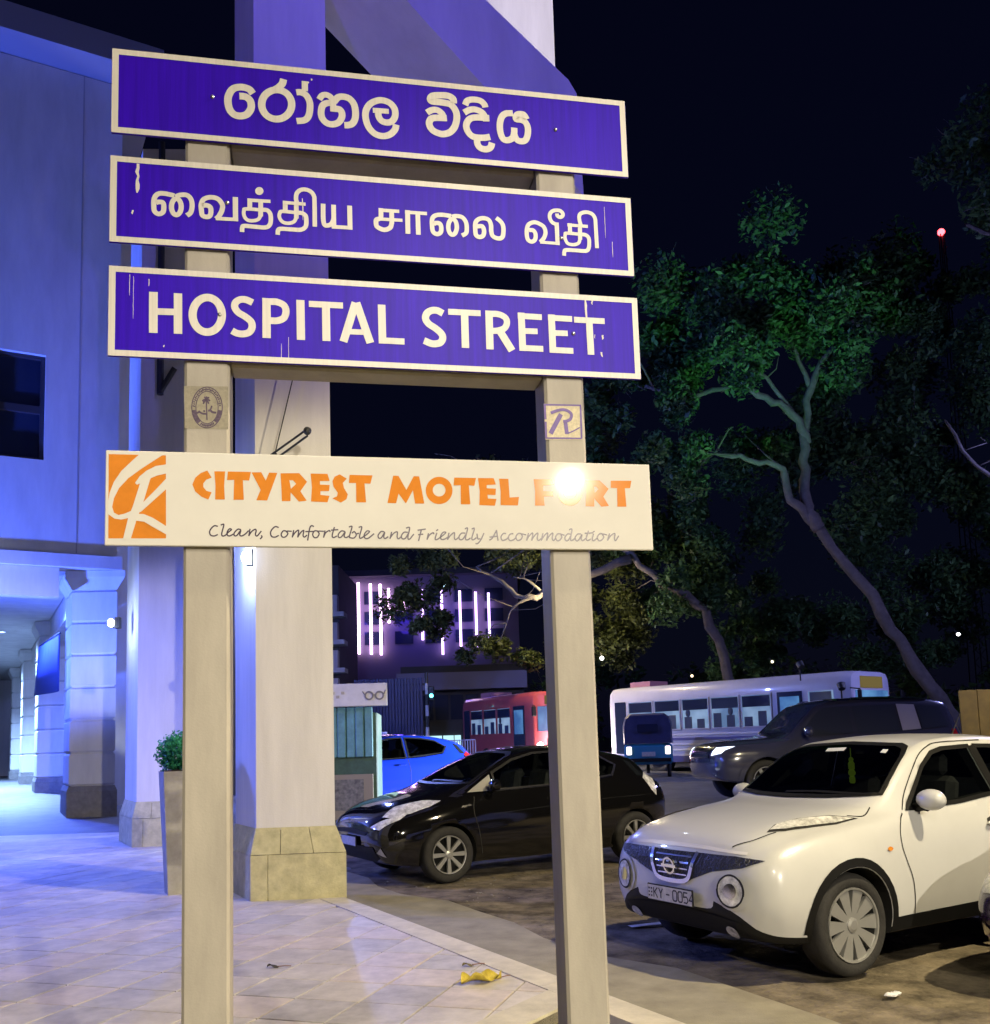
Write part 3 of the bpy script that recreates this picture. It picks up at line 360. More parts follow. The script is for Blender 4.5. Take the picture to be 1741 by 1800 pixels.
# tiles
g1 = Vector((sin(radians(17.5)), cos(radians(17.5)), 0)); g2 = Vector((cos(radians(17.5)), -sin(radians(17.5)), 0))
TS = 0.445
def clip_poly(pts, p0, nrm):
    out = []
    for i in range(len(pts)):
        a, b = pts[i], pts[(i + 1) % len(pts)]
        da, db = (a - p0).dot(nrm), (b - p0).dot(nrm)
        if da <= 0: out.append(a)
        if (da < 0 < db) or (db < 0 < da): out.append(a + (b - a) * (da / (da - db)))
    return out
e_out = tp(0, -BW - 0.006)                      # tiles stop at the border band
tile_full = []
n_t = 0
cen = Vector((-1.2, 7.4, 0))
cells = []
for i in range(-40, 60):
    for j in range(-40, 40):
        c = Vector((-1.37, 7.67, 0)) + g1 * (i + 0.5) * TS + g2 * (j + 0.5) * TS
        if c.y < 4.6 or c.y > 16.5: continue
        if abs(c.x / max(c.y, 1)) > 0.62: continue
        cells.append(c)
cells.sort(key=lambda c: c.y)
far = MB()
for c in cells:
    gap = 0.006
    sq = [c + (g1 * sx + g2 * sy) * (TS / 2 - gap) for sx, sy in ((-1, -1), (1, -1), (1, 1), (-1, 1))]
    sq = clip_poly(sq, e_out, A)
    if len(sq) < 3: continue
    sq = clip_poly(sq, I1 - n2 * 0.006, n2)
    if len(sq) < 3: continue
    ar = 0
    for k in range(len(sq)): ar += sq[k].x * sq[(k + 1) % len(sq)].y - sq[(k + 1) % len(sq)].x * sq[k].y
    if abs(ar) < 0.004: continue
    if ar < 0: sq.reverse()
    lift = random.uniform(-0.0012, 0.0012)
    top = [p + UP * (TZ + lift) for p in sq]; ch = [c + (p - c) * 0.985 + UP * (TZ + 0.0) for p in sq]
    b = MB(); n = len(sq)
    low = [p + UP * (TZ - 0.02) for p in sq]; mid = [p + UP * (TZ - 0.003) for p in sq]; ch = [c + (p - c) * 0.984 + UP * (TZ + lift) for p in sq]
    b.add(low + mid + ch, [tuple(range(2 * n, 3 * n))] + [(k, (k + 1) % n, (k + 1) % n + n, k + n) for k in range(n)] + [(k + n, (k + 1) % n + n, (k + 1) % n + 2 * n, k + 2 * n) for k in range(n)])
    if n_t < 298:
        b.build('tile', random.choice((M_tileA, M_tileA, M_tileB, M_tileC)), terrace)
        n_t += 1
    else:
        far.add(b.v, b.f)
if far.v:
    o = far.build('distant_tile', M_tileA, terrace); o['kind'] = 'stuff'
# sheet of the same stone farther along the arcade
b = MB(); pl = [tp(-6.0, -3.4), tp(-6.0, -20), tp(-40, -22), tp(-40, -0.3), tp(-6.0, -0.3)]
b.prism([p + UP * (TZ - 0.012) for p in [tp(-6.6, -0.25), tp(-40, -0.25), tp(-40, -21), tp(-6.6, -21)]], (0, 0, 0.004))
o = b.build('far_paving', M_tileA, terrace)
# border stones along the kerb
t = -9.0
while t < 9:
    q = [tp(t + 0.003, 0), tp(t + 1.197, 0), tp(t + 1.197, -BW), tp(t + 0.003, -BW)]
    b = MB(); b.prism([p + UP * (TZ - 0.14) for p in q], (0, 0, 0.145))
    b.build('border_stone', M_border, terrace)
    t += 1.2
k = 0.0; XI = cross_kerb(I1, -BW)
while k < 5:
    L = 0.95
    p0 = X1 + d2 * (k + 0.003); p1 = X1 + d2 * (k + L - 0.003); q0 = p0 - n2 * 0.262; q1 = p1 - n2 * 0.262
    if k == 0: p0 = X1 + d2 * 0.004; q0 = XI + d2 * 0.004
    b = MB(); b.prism([q + UP * (TZ - 0.13) for q in (p0, p1, q1, q0)], (0, 0, 0.136))
    b.build('border_stone', M_border, terrace)
    k += L
b = MB(); q = [tp(2.0, -0.2), tp(11, -0.2), tp(11, -6)]
b.prism([p + UP * -0.01 for p in q], (0, 0, 0.055))
o = b.build('planting_bed', mat('bed_soil', (0.22, 0.20, 0.10), 0.95, var=0.4, vscale=12, bump=0.5, bscale=30)); o['kind'] = 'structure'
# dabs of paint and a faded line on the parking ground
b = MB(); p = Vector((1.15, 8.75, 0.010))
b.add([p, p + Vector((0.55, 0.22, 0)), p + Vector((0.52, 0.30, 0)), p + Vector((-0.03, 0.09, 0))], [(0, 1, 2, 3)])
o = b.build('parking_line', M_white_paint); o['kind'] = 'structure'
# ================================================================== the street sign
SA = 0.1939038; SD = 2.644952
SX = Vector((cos(SA), sin(SA), 0)); SN = Vector((sin(SA), -cos(SA), 0))      # along the boards, out of the boards
def sp(s, z, out=0.0):
    return Vector((0, SD, 0)) + SX * s + UP * z + SN * out
M_post = mat('post_paint', (0.385, 0.355, 0.31), 0.55, var=0.16, vscale=1, stretch=(9, 9, 2.2), detail=10, bump=0.04, bscale=160, spec=0.3)
M_blue = mat('sign_blue', (0.030, 0.0012, 0.46), 0.42, var=0.20, vscale=1, stretch=(70, 70, 2.5), bump=0.03, bscale=300, spec=0.12)
M_ref = mat('sign_white', (0.61, 0.585, 0.55), 0.45, var=0.09, vscale=1, stretch=(120, 120, 3))
M_back = mat('sign_back', (0.42, 0.41, 0.38), 0.5)
M_cream = mat('motel_cream', (0.64, 0.625, 0.59), 0.055, var=0.03, vscale=8, spec=0.022)
M_orange = mat('motel_orange', (0.62, 0.215, 0.03), 0.12, var=0.07, vscale=30, spec=0.03)
M_ink = mat('motel_ink', (0.035, 0.018, 0.05), 0.35)
M_violet = mat('sticker_violet', (0.085, 0.035, 0.25), 0.5, var=0.2, vscale=60)
M_paper = mat('sticker_paper', (0.56, 0.50, 0.36), 0.7, var=0.25, vscale=120)
M_grey_paper = mat('sticker_grey', (0.26, 0.235, 0.18), 0.7, var=0.2, vscale=90)
M_mark = mat('sticker_mark', (0.075, 0.05, 0.09), 0.7, var=0.4, vscale=150)
M_steel = mat('bolt_steel', (0.55, 0.55, 0.55), 0.3, metal=0.9)
M_drip = mat('paint_drip', (0.62, 0.58, 0.60), 0.6)

def catmull(p, n=6, closed=False):
    out = []; m = len(p)
    rng = range(m if closed else m - 1)
    for i in rng:
        p0 = p[(i - 1) % m] if closed or i > 0 else p[i] * 2 - p[i + 1]
        p1 = p[i]; p2 = p[(i + 1) % m]
        p3 = p[(i + 2) % m] if closed or i + 2 < m else p2 * 2 - p1
        for k in range(n):
            t = k / n
            out.append(0.5 * ((2 * p1) + (p2 - p0) * t + (2 * p0 - 5 * p1 + 4 * p2 - p3) * t * t + (3 * p1 - p0 - 3 * p2 + p3) * t ** 3))
    if not closed: out.append(p[-1])
    return out
def ribbon(pts, w, smooth=True):
    """2D polyline -> list of quads (2D) with mitred joints"""
    p = [Vector(q) for q in pts]
    closed = len(p) > 4 and (p[0] - p[-1]).length < 1e-4
    if closed: p = p[:-1]
    if smooth and len(p) > 2: p = catmull(p, 5, closed)
    n = len(p); L = []; R = []
    for i in range(n):
        a = p[(i - 1) % n] if closed or i > 0 else None
        b = p[(i + 1) % n] if closed or i < n - 1 else None
        d0 = (p[i] - a).normalized() if a is not None else None
        d1 = (b - p[i]).normalized() if b is not None else None
        if d0 is None: d0 = d1
        if d1 is None: d1 = d0
        t = (d0 + d1)
        if t.length < 1e-6: t = d1
        t.normalize(); nn = Vector((-t.y, t.x))
        c = max(0.5, nn.dot(Vector((-d1.y, d1.x))))
        L.append(p[i] + nn * (w / 2 / c)); R.append(p[i] - nn * (w / 2 / c))
    qs = []
    for i in range(n if closed else n - 1):
        j = (i + 1) % n
        qs.append((R[i], R[j], L[j], L[i]))
    return qs
def pairs(a): return [Vector((a[i] / 10000, a[i + 1] / 10000)) for i in range(0, len(a), 2)]
def stroke_mesh(strokes, out0, place=None, lv=6, step=0.00016):
    b = MB(); pl = place or sp
    for k, (w, sm, a) in enumerate(strokes):
        o = out0 + (k % lv) * step
        for q in ribbon(pairs(a), w / 10000, bool(sm)):
            vs = [pl(v.x, v.y, o) for v in q]
            b.add(vs, [(0, 1, 2, 3)])
    return b
def poly_fill(b, outer, hole, out, place=None):
    pl = place or sp
    vs = list(outer); n = len(vs); faces = [list(range(n))]
    edges = [(i, (i + 1) % n) for i in range(n)]
    if hole:
        m = len(hole); vs += hole; edges += [(n + i, n + (i + 1) % m) for i in range(m)]
    loops = [[Vector((v.x, v.y, 0)) for v in outer]] + ([[Vector((v.x, v.y, 0)) for v in hole]] if hole else [])
    tris = tessellate_polygon(loops)
    fs = []
    for t in tris:
        a, c, d = (vs[i] for i in t)
        cr = (c.x - a.x) * (d.y - a.y) - (c.y - a.y) * (d.x - a.x)
        fs.append(tuple(t) if cr > 0 else tuple(reversed(t)))
    b.add([pl(v.x, v.y, out) for v in vs], fs)

sign = thing('street_sign', sp(-0.29, TZ), 0, 'three blue street name boards and a white motel board on two beige posts', 'street sign')
SIGN_M = sign.matrix_basis.inverted() if False else Matrix.Translation(-Vector(sign.location))
def s_build(b, name, m, parent=sign, smooth=False):
    o = b.build(name, m, parent, smooth)
    off = Vector(sign.location)
    for v in o.data.vertices: v.co -= off
    return o
RS = Matrix((SX, -SN, UP)).transposed()
PW = 0.120
for s0 in (-0.78, 0.232):
    b = MB(); zt = 3.52
    b.cbox(sp(s0, (zt + TZ) / 2, -0.062 - 0.004), (PW, PW, zt - TZ), 0.008, RS)
    s_build(b, 'post', M_post)
    b = MB(); b.cbox(sp(s0, TZ + 0.006, -0.066), (0.22, 0.22, 0.012), 0.003, RS)
    s_build(b, 'base_plate', M_post)
for zc in (3.458, 3.215, 2.820):
    b = MB(); b.cbox(sp(-0.274, zc, -0.066), (0.892, 0.09, 0.10), 0.006, RS)
    s_build(b, 'crossbar', M_post)
boards = [(-1.034, 0.4575, 3.412, 3.6625), (-1.035, 0.461, 3.095, 3.346), (-1.0348, 0.4665, 2.7735, 3.0285)]
names = [('sinhala', 'blue top name board with Sinhala lettering'), ('tamil', 'blue middle name board with Tamil lettering'), ('english', 'blue lower name board reading HOSPITAL STREET')]
BD = 0.0185
for (x0, x1, z0, z1), (key, lab) in zip(boards, names):
    b = MB(); b.cbox(sp((x0 + x1) / 2, (z0 + z1) / 2, 0.004), (x1 - x0, 0.008, z1 - z0), 0.0015, RS)
    bo = s_build(b, 'name_board', M_blue); bo['label'] = lab
    b = MB(); o1 = 0.0087
    i0, i1, j0, j1 = x0 + BD, x1 - BD, z0 + BD * 0.95, z1 - BD * 0.95
    e = 0.0012
    for q in (((x0 + e, z0 + e), (x1 - e, z0 + e), (i1, j0), (i0, j0)), ((x1 - e, z0 + e), (x1 - e, z1 - e), (i1, j1), (i1, j0)), ((x1 - e, z1 - e), (x0 + e, z1 - e), (i0, j1), (i1, j1)), ((x0 + e, z1 - e), (x0 + e, z0 + e), (i0, j0), (i0, j1))):
        b.add([sp(x, z, o1) for x, z in q], [(0, 1, 2, 3)])
    s_build(b, 'board_border', M_ref, bo)
    cuts = {'sinhala': (0, 10, 99), 'tamil': (0, 21, 33, 99), 'english': (0, 15, 99)}[key]
    for c0, c1 in zip(cuts[:-1], cuts[1:]):                # one part for each word
        b = stroke_mesh(LT[key][c0:c1], 0.0090)
        if key == 'tamil' and c0 == 0:
            vs = pairs(DOT); vs.reverse()
            b.add([sp(v.x, v.y, 0.0092) for v in vs], [tuple(range(len(vs)))])
        s_build(b, 'word', M_ref, bo)
    b = MB(); b.box(sp((x0 + x1) / 2, (z0 + z1) / 2, -0.0015), (x1 - x0 - 0.02, 0.003, z1 - z0 - 0.02), RS)
    s_build(b, 'board_back', M_back, bo)
bolt_at = [(0, -0.765, 3.545), (0, 0.232, 3.545), (1, -0.725, 3.232), (1, 0.2365, 3.20), (2, -0.745, 2.905), (2, 0.262, 2.905)]
for k, s0, z0 in bolt_at:
    b = MB(); b.ball(sp(s0, z0, 0.0095), (0.006, 0.004, 0.006), 10, 6)
    s_build(b, 'bolt', M_steel, None or sign, True)
# scrapes and bird droppings on the boards
rnd = random.Random(3)
def drip(b, s, z, L, w, o=0.0098):
    b = MB()
    n = max(3, int(L / 0.012)); prev = None
    for i in range(n + 1):
        zz = z - L * i / n; ww = w * (0.5 + 0.5 * rnd.random()) * (1.0 if i < n else 0.4); ss = s + rnd.uniform(-1, 1) * w * 0.25
        cur = (sp(ss - ww / 2, zz, o), sp(ss + ww / 2, zz, o))
        if prev: b.add([cur[0], cur[1], prev[1], prev[0]], [(0, 1, 2, 3)])
        prev = cur
    s_build(b, 'scrape', M_drip)
b = None
drip(b, -0.962, 3.326, 0.085, 0.011); drip(b, -0.975, 3.19, 0.012, 0.006)
drip(b, -0.5185, 3.262, 0.065, 0.003); drip(b, 0.304, 3.02, 0.075, 0.008, 0.0099); drip(b, 0.323, 3.012, 0.014, 0.005)
for s, z, L, w in ((0.352, 2.905, 0.014, 0.006), (0.327, 2.905, 0.012, 0.003), (0.347, 2.852, 0.015, 0.006), (-0.89, 2.78 + 0.03, 0.006, 0.004), (-0.50, 3.62, 0.006, 0.006), (-0.49, 3.63, 0.006, 0.005), (0.07, 2.79, 0.01, 0.003), (-0.98, 3.005, 0.06, 0.0018), (-0.97, 3.0, 0.12, 0.0015), (0.375, 3.31, 0.1, 0.0016), (0.395, 3.2, 0.05, 0.002), (-0.93, 2.995, 0.02, 0.003), (-0.58, 2.83, 0.05, 0.0015), (-0.56, 2.85, 0.07, 0.0015)):
    drip(b, s, z, L, w)
# the motel board
x0, x1, z0, z1 = -1.0348, 0.4768, 2.2565, 2.5128
b = MB(); b.cbox(sp((x0 + x1) / 2, (z0 + z1) / 2, 0.006), (x1 - x0, 0.012, z1 - z0), 0.002, RS)
mo = s_build(b, 'motel_board', M_cream); mo['label'] = 'cream board reading CITYREST MOTEL FORT in orange, lamp glare on it'
for c0, c1 in ((0, 8), (8, 13), (13, 17)):
    wd_ = None
    for k, (o_, h_) in enumerate(LT['motel'][c0:c1]):
        b = MB(); poly_fill(b, pairs(o_), pairs(h_) if h_ else None, 0.0124)
        s_build(b, 'letter', M_orange, mo)
b = stroke_mesh(LT['tagline'], 0.0124, step=0.0001)
s_build(b, 'tagline', M_ink, mo)
b = MB(); poly_fill(b, pairs(LT['logo_square'][0][0]), None, 0.0123)
lg = s_build(b, 'logo_square', M_orange, mo)
b = MB()
for k, (o_, h_) in enumerate(LT['logo_strokes']): poly_fill(b, pairs(o_), None, 0.0126 + 0.00015 * k)
s_build(b, 'logo_strokes', M_cream, mo)
# stickers on the posts
FO = -0.0055
b = MB(); poly_fill(b, pairs(LT['r_paper'][0][0]), None, FO)
st = s_build(b, 'square_sticker', M_paper); st['label'] = 'square sticker with a violet letter R in a frame'
b = stroke_mesh(LT['r_mark'], FO + 0.0003); s_build(b, 'sticker_letter', M_violet, st)
b = MB(); poly_fill(b, pairs(LT['palm_paper'][0][0]), None, FO)
st = s_build(b, 'oval_emblem_sticker', M_grey_paper); st['label'] = 'grey sticker with an oval palm tree emblem'
b = stroke_mesh(LT['palm_mark'], FO + 0.0003, lv=9, step=0.0001); s_build(b, 'sticker_emblem', M_mark, st)
# ================================================================== the arcaded building on the left
M_wall = mat('building_wall', (0.64, 0.63, 0.61), 0.8, var=0.13, vscale=1, stretch=(1.6, 1.6, 0.35), detail=10, bump=0.10, bscale=60, spec=0.25)
M_shaft = mat('pillar_paint', (0.71, 0.69, 0.66), 0.75, var=0.10, vscale=1, stretch=(4, 4, 0.5), detail=10, bump=0.10, bscale=70, spec=0.25)
M_stone = mat('plinth_stone', (0.52, 0.48, 0.28), 0.8, var=0.22, vscale=7, bump=0.25, bscale=50, spec=0.25)
M_dstone = mat('pier_base_stone', (0.20, 0.19, 0.18), 0.8, var=0.25, vscale=6, bump=0.2, bscale=50)
M_joint = mat('stone_joint', (0.10, 0.09, 0.06), 0.95)
M_frame = mat('window_frame', (0.03, 0.03, 0.035), 0.5)
M_pane = mat('window_pane', (0.02, 0.03, 0.06), 0.08, spec=0.6)
M_black = mat('black_metal', (0.02, 0.02, 0.02), 0.5)

bld = thing('arcade_building', (-9, 20, TZ), 0, 'tall pale arcaded building with free-standing portico pillars under blue light', 'building')
BL = Vector(bld.location)
def b_build(b, name, m, parent=bld, smooth=False):
    o = b.build(name, m, parent, smooth)
    for v in o.data.vertices: v.co -= BL
    return o
FW = Vector((1.0, 0.06, 0)).normalized()
def quad_plan(c0, w, d, ins=0.0):
    """front-left, front-right, back-right, back-left corners of a pillar plan"""
    fl = c0 + FW * ins + K * ins; fr = c0 + FW * (w - ins) + K * ins
    return [fl, fr, fr + K * (d - 2 * ins), fl + K * (d - 2 * ins)]
def frustum(b, p, q, z0, z1):
    vs = [v + UP * z0 for v in p] + [v + UP * z1 for v in q]
    b.add(vs, [(3, 2, 1, 0), (4, 5, 6, 7)] + [(i, (i + 1) % 4, (i + 1) % 4 + 4, i + 4) for i in range(4)])
def lerp(a, b, t): return a + (b - a) * t
def portico_pillar(c0, top, w=1.0, d=1.05):
    c0 = Vector((c0[0], c0[1], 0))
    b = MB(); pl = quad_plan(c0, w, d, 0.085); frustum(b, pl, pl, TZ + 0.72, top)
    sh = b_build(b, 'pillar', M_shaft)
    # plinth: dark core with joints showing between stone slabs
    core0 = quad_plan(c0, w, d, 0.02); core1 = quad_plan(c0, w, d, 0.09)
    b = MB(); frustum(b, core0, core0, TZ, TZ + 0.47); frustum(b, core0, core1, TZ + 0.472, TZ + 0.735)
    b_build(b, 'plinth_core', M_joint, sh)
    o0 = quad_plan(c0, w, d, 0.0); o1 = quad_plan(c0, w, d, 0.078)
    for side in range(4):
        a0, a1 = o0[side], o0[(side + 1) % 4]; b0, b1 = o1[side], o1[(side + 1) % 4]
        i0, i1 = core0[side], core0[(side + 1) % 4]; j0, j1 = core1[side], core1[(side + 1) % 4]
        for (ts, lo) in (((0, 0.18, 1.0), True), ((0, 0.31, 0.66, 1.0), False)):
            for k in range(len(ts) - 1):
                e = 0.004
                t0 = ts[k] + (e if k else 0); t1 = ts[k + 1] - (e if ts[k + 1] < 1 else 0)
                m = MB()
                if lo:
                    f = [lerp(a0, a1, t0), lerp(a0, a1, t1)]; g = [lerp(i0, i1, t0), lerp(i0, i1, t1)]
                    vs = [f[0] + UP * TZ, f[1] + UP * TZ, f[1] + UP * (TZ + 0.468), f[0] + UP * (TZ + 0.468), g[0] + UP * TZ, g[1] + UP * TZ, g[1] + UP * (TZ + 0.468), g[0] + UP * (TZ + 0.468)]
                else:
                    z0, z1 = TZ + 0.474, TZ + 0.745
                    vs = [lerp(a0, a1, t0) + UP * z0, lerp(a0, a1, t1) + UP * z0, lerp(b0, b1, t1) + UP * z1, lerp(b0, b1, t0) + UP * z1,
                          lerp(i0, i1, t0) + UP * z0, lerp(i0, i1, t1) + UP * z0, lerp(j0, j1, t1) + UP * (z1 - 0.01), lerp(j0, j1, t0) + UP * (z1 - 0.01)]
                m.add(vs, [(0, 1, 2, 3), (7, 6, 5, 4), (3, 2, 6, 7), (1, 0, 4, 5), (0, 3, 7, 4), (2, 1, 5, 6)])
                b_build(m, 'plinth_stone', M_stone, sh)
    return sh
portico_pillar((-2.64, 10.14), 13.2)
portico_pillar((-6.17, 16.09), 12.6, 1.0, 1.5)
# slanting strut over the near pillar, and the block it carries
p0 = Vector((-2.1, 9.18, 0))
prof = [(-0.6, 11.66), (0.48, 10.85), (1.51, 10.10), (2.48, 9.38), (3.68, 8.52), (3.86, 8.36), (3.82, 9.71), (3.70, 9.86), (2.55, 10.50), (1.57, 11.11), (0.5, 11.8), (-0.6, 12.55)]
b = MB(); b.prism([p0 + A * a + UP * z for a, z in prof], K * 1.25); b_build(b, 'slanting_strut', M_wall)
p1 = p0 + K * 1.5
b = MB(); b.prism([p1 + A * a + UP * z for a, z in ((2.95, 10.1), (4.53, 10.1), (4.56, 19), (2.95, 19))], K * 1.6); b_build(b, 'upper_block', M_shaft)
# cable bracket and drain pipe on the near pillar
b = MB(); b.tube([(-2.40, 10.12, 4.90), (-1.95, 9.80, 5.06)], 0.012, 6); b.tube([(-2.34, 10.12, 4.86), (-1.93, 9.80, 5.0)], 0.012, 6); b.ball((-1.93, 9.79, 5.05), 0.045, 8, 6); b.ball((-2.36, 10.12, 4.9), 0.035, 8, 6); b.tube([(-2.33, 10.05, 4.92), (-2.10, 10.06, 5.9), (-2.02, 10.06, 6.3)], 0.007, 5)
b_build(b, 'cable_bracket', M_black)
b = MB(); b.tube([(-5.72, 16.0, 7.9), (-5.72, 16.0, 12.6)], 0.06, 8); b.tube([(-5.72, 16.0, 7.95), (-5.45, 15.95, 8.35)], 0.05, 8)
b_build(b, 'drain_pipe', M_black)
# upper wall over the arcade
w0 = Vector((-9.08, 22.41, 0))
def wp(a, z, k=0.0): return w0 + A * a + UP * z + K * k
wx0, wx1, wz0, wz1 = -2.75, -1.58, 8.57, 11.13
b = MB()
for (a0, a1, z0, z1) in ((-16, wx0, 6.36, 18.5), (wx1, 0.06, 6.36, 18.5), (wx0, wx1, wz1, 18.5), (wx0, wx1, 6.36, wz0)):
    b.prism([wp(a0, z0), wp(a1, z0), wp(a1, z1), wp(a0, z1)], K * 0.5)
wl_ = b_build(b, 'upper_wall', M_wall)
b = MB(); b.prism([wp(0.06, 6.36, 0.5), wp(0.06, 18.5, 0.5), wp(0.06, 18.5, 40), wp(0.06, 6.36, 40)], -A * 0.45); b_build(b, 'upper_wall', M_wall)
b = MB(); b.prism([wp(-16, 18.52, -0.9), wp(0.9, 18.52, -0.9), wp(0.9, 19.2, -0.9), wp(-16, 19.2, -0.9)], K * 41); b_build(b, 'roof_eaves', mat('eaves', (0.25, 0.25, 0.3), 0.8))
b = MB(); b.prism([wp(-0.3, TZ, 3.0), wp(1.6, TZ, 3.0), wp(1.6, 17.5, 3.0), wp(-0.3, 17.5, 3.0)], K * 0.4); b_build(b, 'return_wall', M_wall)
b = MB(); b.prism([wp(-0.86, 6.4, -0.006), wp(-0.83, 6.4, -0.006), wp(-0.83, 18.5, -0.006), wp(-0.86, 18.5, -0.006)], K * 0.01); b_build(b, 'wall_joint', mat('joint_grey', (0.40, 0.40, 0.42), 0.9))
wi = MB(); wi.prism([wp(wx0, wz0, 0.22), wp(wx1, wz0, 0.22), wp(wx1, wz1, 0.22), wp(wx0, wz1, 0.22)], K * 0.04); wi = b_build(wi, 'window', M_pane)
b = MB()
for (a0, a1, z0, z1) in ((wx1 - 0.10, wx1, wz0, wz1), (wx0, wx0 + 0.1, wz0, wz1), (wx0 + 0.1, wx1 - 0.1, wz0, wz0 + 0.08), (wx0 + 0.1, wx1 - 0.1, wz1 - 0.08, wz1), (wx0 + 0.1, wx1 - 0.1, 9.72, 9.9)):
    b.prism([wp(a0, z0, 0.13), wp(a1, z0, 0.13), wp(a1, z1, 0.13), wp(a0, z1, 0.13)], K * 0.1)
b_build(b, 'window_frame', M_frame, wi)
b = MB(); b.prism([wp(-16, 6.05, -0.12), wp(0.16, 6.05, -0.12), wp(0.16, 6.355, -0.12), wp(-16, 6.355, -0.12)], K * 0.7); b_build(b, 'string_course', M_wall)
b = MB(); b.prism([wp(-16, 5.35, 0.05), wp(-1.2, 5.35, 0.05), wp(-1.2, 6.045, 0.05), wp(-16, 6.045, 0.05)], K * 0.35); b_build(b, 'lintel', M_wall)
# arcade piers in courses of big blocks
def pier(c0, w, d, top, courses=6):
    c0 = Vector((c0[0], c0[1], 0))
    b = MB(); pl = quad_plan(c0, w, d, 0.05); frustum(b, pl, pl, TZ, top)
    pr = b_build(b, 'pier', M_wall)
    h0 = TZ + 0.82
    b = MB(); q = quad_plan(c0, w, d, -0.05); frustum(b, q, q, TZ, h0 - 0.12); q2 = quad_plan(c0, w, d, 0.0); frustum(b, q, q2, h0 - 0.118, h0)
    b_build(b, 'pier_base', M_dstone, pr)
    ch = (top - 0.45 - h0) / courses
    for i in range(courses):
        z0 = h0 + i * ch + 0.018; z1 = h0 + (i + 1) * ch - 0.018
        b = MB(); q = quad_plan(c0, w, d, 0.0); qi = quad_plan(c0, w, d, 0.03)
        frustum(b, qi, q, z0, z0 + 0.03); frustum(b, q, q, z0 + 0.03, z1 - 0.03); frustum(b, q, qi, z1 - 0.03, z1)
        b_build(b, 'block', M_wall, pr)
    b = MB(); q = quad_plan(c0, w, d, 0.0); q2 = quad_plan(c0, w, d, -0.16); frustum(b, q, q2, top - 0.44, top - 0.15); frustum(b, q2, q2, top - 0.15, top)
    b_build(b, 'capital', M_wall, pr)
for i, c in enumerate(((-10.11, 22.46), (-14.95, 30.9), (-19.6, 39.2), (-24.3, 47.5))):
    pier(c, 1.06, 1.5, 6.04)
for c in ((-19.0, 26.0), (-23.7, 34.3), (-28.4, 42.6)): pier(c, 1.1, 1.5, 6.04)
# lintel above the piers, ceiling and inner wall of the arcade
b = MB(); q = Vector((-10.3, 23.2, 0)); b.prism([q + UP * 5.4 + K * 0.9, q + UP * 6.3 + K * 0.9, q + UP * 6.3 + K * 36, q + UP * 5.4 + K * 36], A * 0.8); b_build(b, 'lintel', M_wall)
b = MB(); q = Vector((-10.0, 22.6, 6.06)); b.prism([q + K * 0.6, q + K * 40, q + K * 40 - A * 13, q + K * 0.6 - A * 13], (0, 0, 0.25)); b_build(b, 'arcade_ceiling', M_wall)
b = MB(); q = Vector((-10.0, 22.6, TZ)) - A * 11; b.prism([q - K * 10, q - K * 10 + UP * 6, q + K * 40 + UP * 6, q + K * 40], -A * 0.3); b_build(b, 'inner_wall', M_wall)
b = MB(); q = Vector((-9.5, 22.6, TZ)) + K * 38; b.prism([q, q - A * 14, q - A * 14 + UP * 6, q + UP * 6], K * 0.3); b_build(b, 'end_wall', M_wall)

# wall lamps on the pillars
M_glow = emis('lamp_glow', (0.75, 0.85, 1.0), 30.0)
def wall_lamp(loc, label):
    t = thing('wall_lamp', loc, 0, label, 'wall lamp', 'wall lamps on the portico pillars')
    b = MB(); b.cbox((0.0, 0.0, 0), (0.10, 0.10, 0.20), 0.01); b.build('back_plate', M_black, t)
    b = MB(); b.ball((-0.10, -0.056, 0), (0.055, 0.055, 0.075), 14, 8); b.build('globe', M_glow, t, True)
    b = MB(); b.tube([(0.0, 0.0, -0.09), (-0.10, -0.056, -0.085)], 0.012, 6); b.build('arm', M_black, t)
    lamp('wall_lamp_light', 'POINT', (-0.22, -0.12, -0.02), 45, (0.45, 0.6, 1.0), 0.07).parent = t
    return t
wall_lamp((-6.66, 16.62, 3.98), 'small lit globe lamp on the farther portico pillar')
wall_lamp((-2.61, 10.33, 3.80), 'small lit globe lamp on the nearer portico pillar, behind the left post')

# blue floodlights of the arcade: small fixtures on the ceiling and on the terrace, plus added unseen ones
M_blens = emis('blue_lens', (0.25, 0.35, 1.0), 6.0)
def flood(loc, aim, power, col, label, size=0.25, cone=150):
    t = thing('floodlight', loc, 0, label, 'floodlight', 'blue floodlights of the building')
    q = (Vector(aim) - Vector(loc)).to_track_quat('-Z', 'Y'); R = q.to_matrix()
    b = MB(); b.cbox(R @ Vector((0, 0, 0.07)), (0.26, 0.2, 0.10), 0.02, R); b.build('housing', M_black, t)
    b = MB(); b.box(R @ Vector((0, 0, 0.015)), (0.22, 0.16, 0.008), R); b.build('lens', M_blens, t)
    o = lamp('flood_light', 'SPOT', tuple(R @ Vector((0, 0, -0.02))), power, col, size, cone=radians(cone), blend=0.6)
    o.parent = t; o.rotation_euler = q.to_euler()
    return t
BLUE = (0.05, 0.11, 1.0); CYAN = (0.30, 0.50, 1.0)
flood((-12.6, 25.0, 6.02), (-12.2, 25.4, 0), 8000, BLUE, 'blue floodlight under the arcade ceiling behind the first pier')
flood((-17.4, 33.2, 6.02), (-17.0, 33.2, 0), 17000, CYAN, 'bright floodlight under the arcade ceiling in the second bay')
flood((-22.5, 41.5, 6.02), (-22.0, 41.5, 0), 16000, CYAN, 'bright floodlight under the arcade ceiling in the third bay')
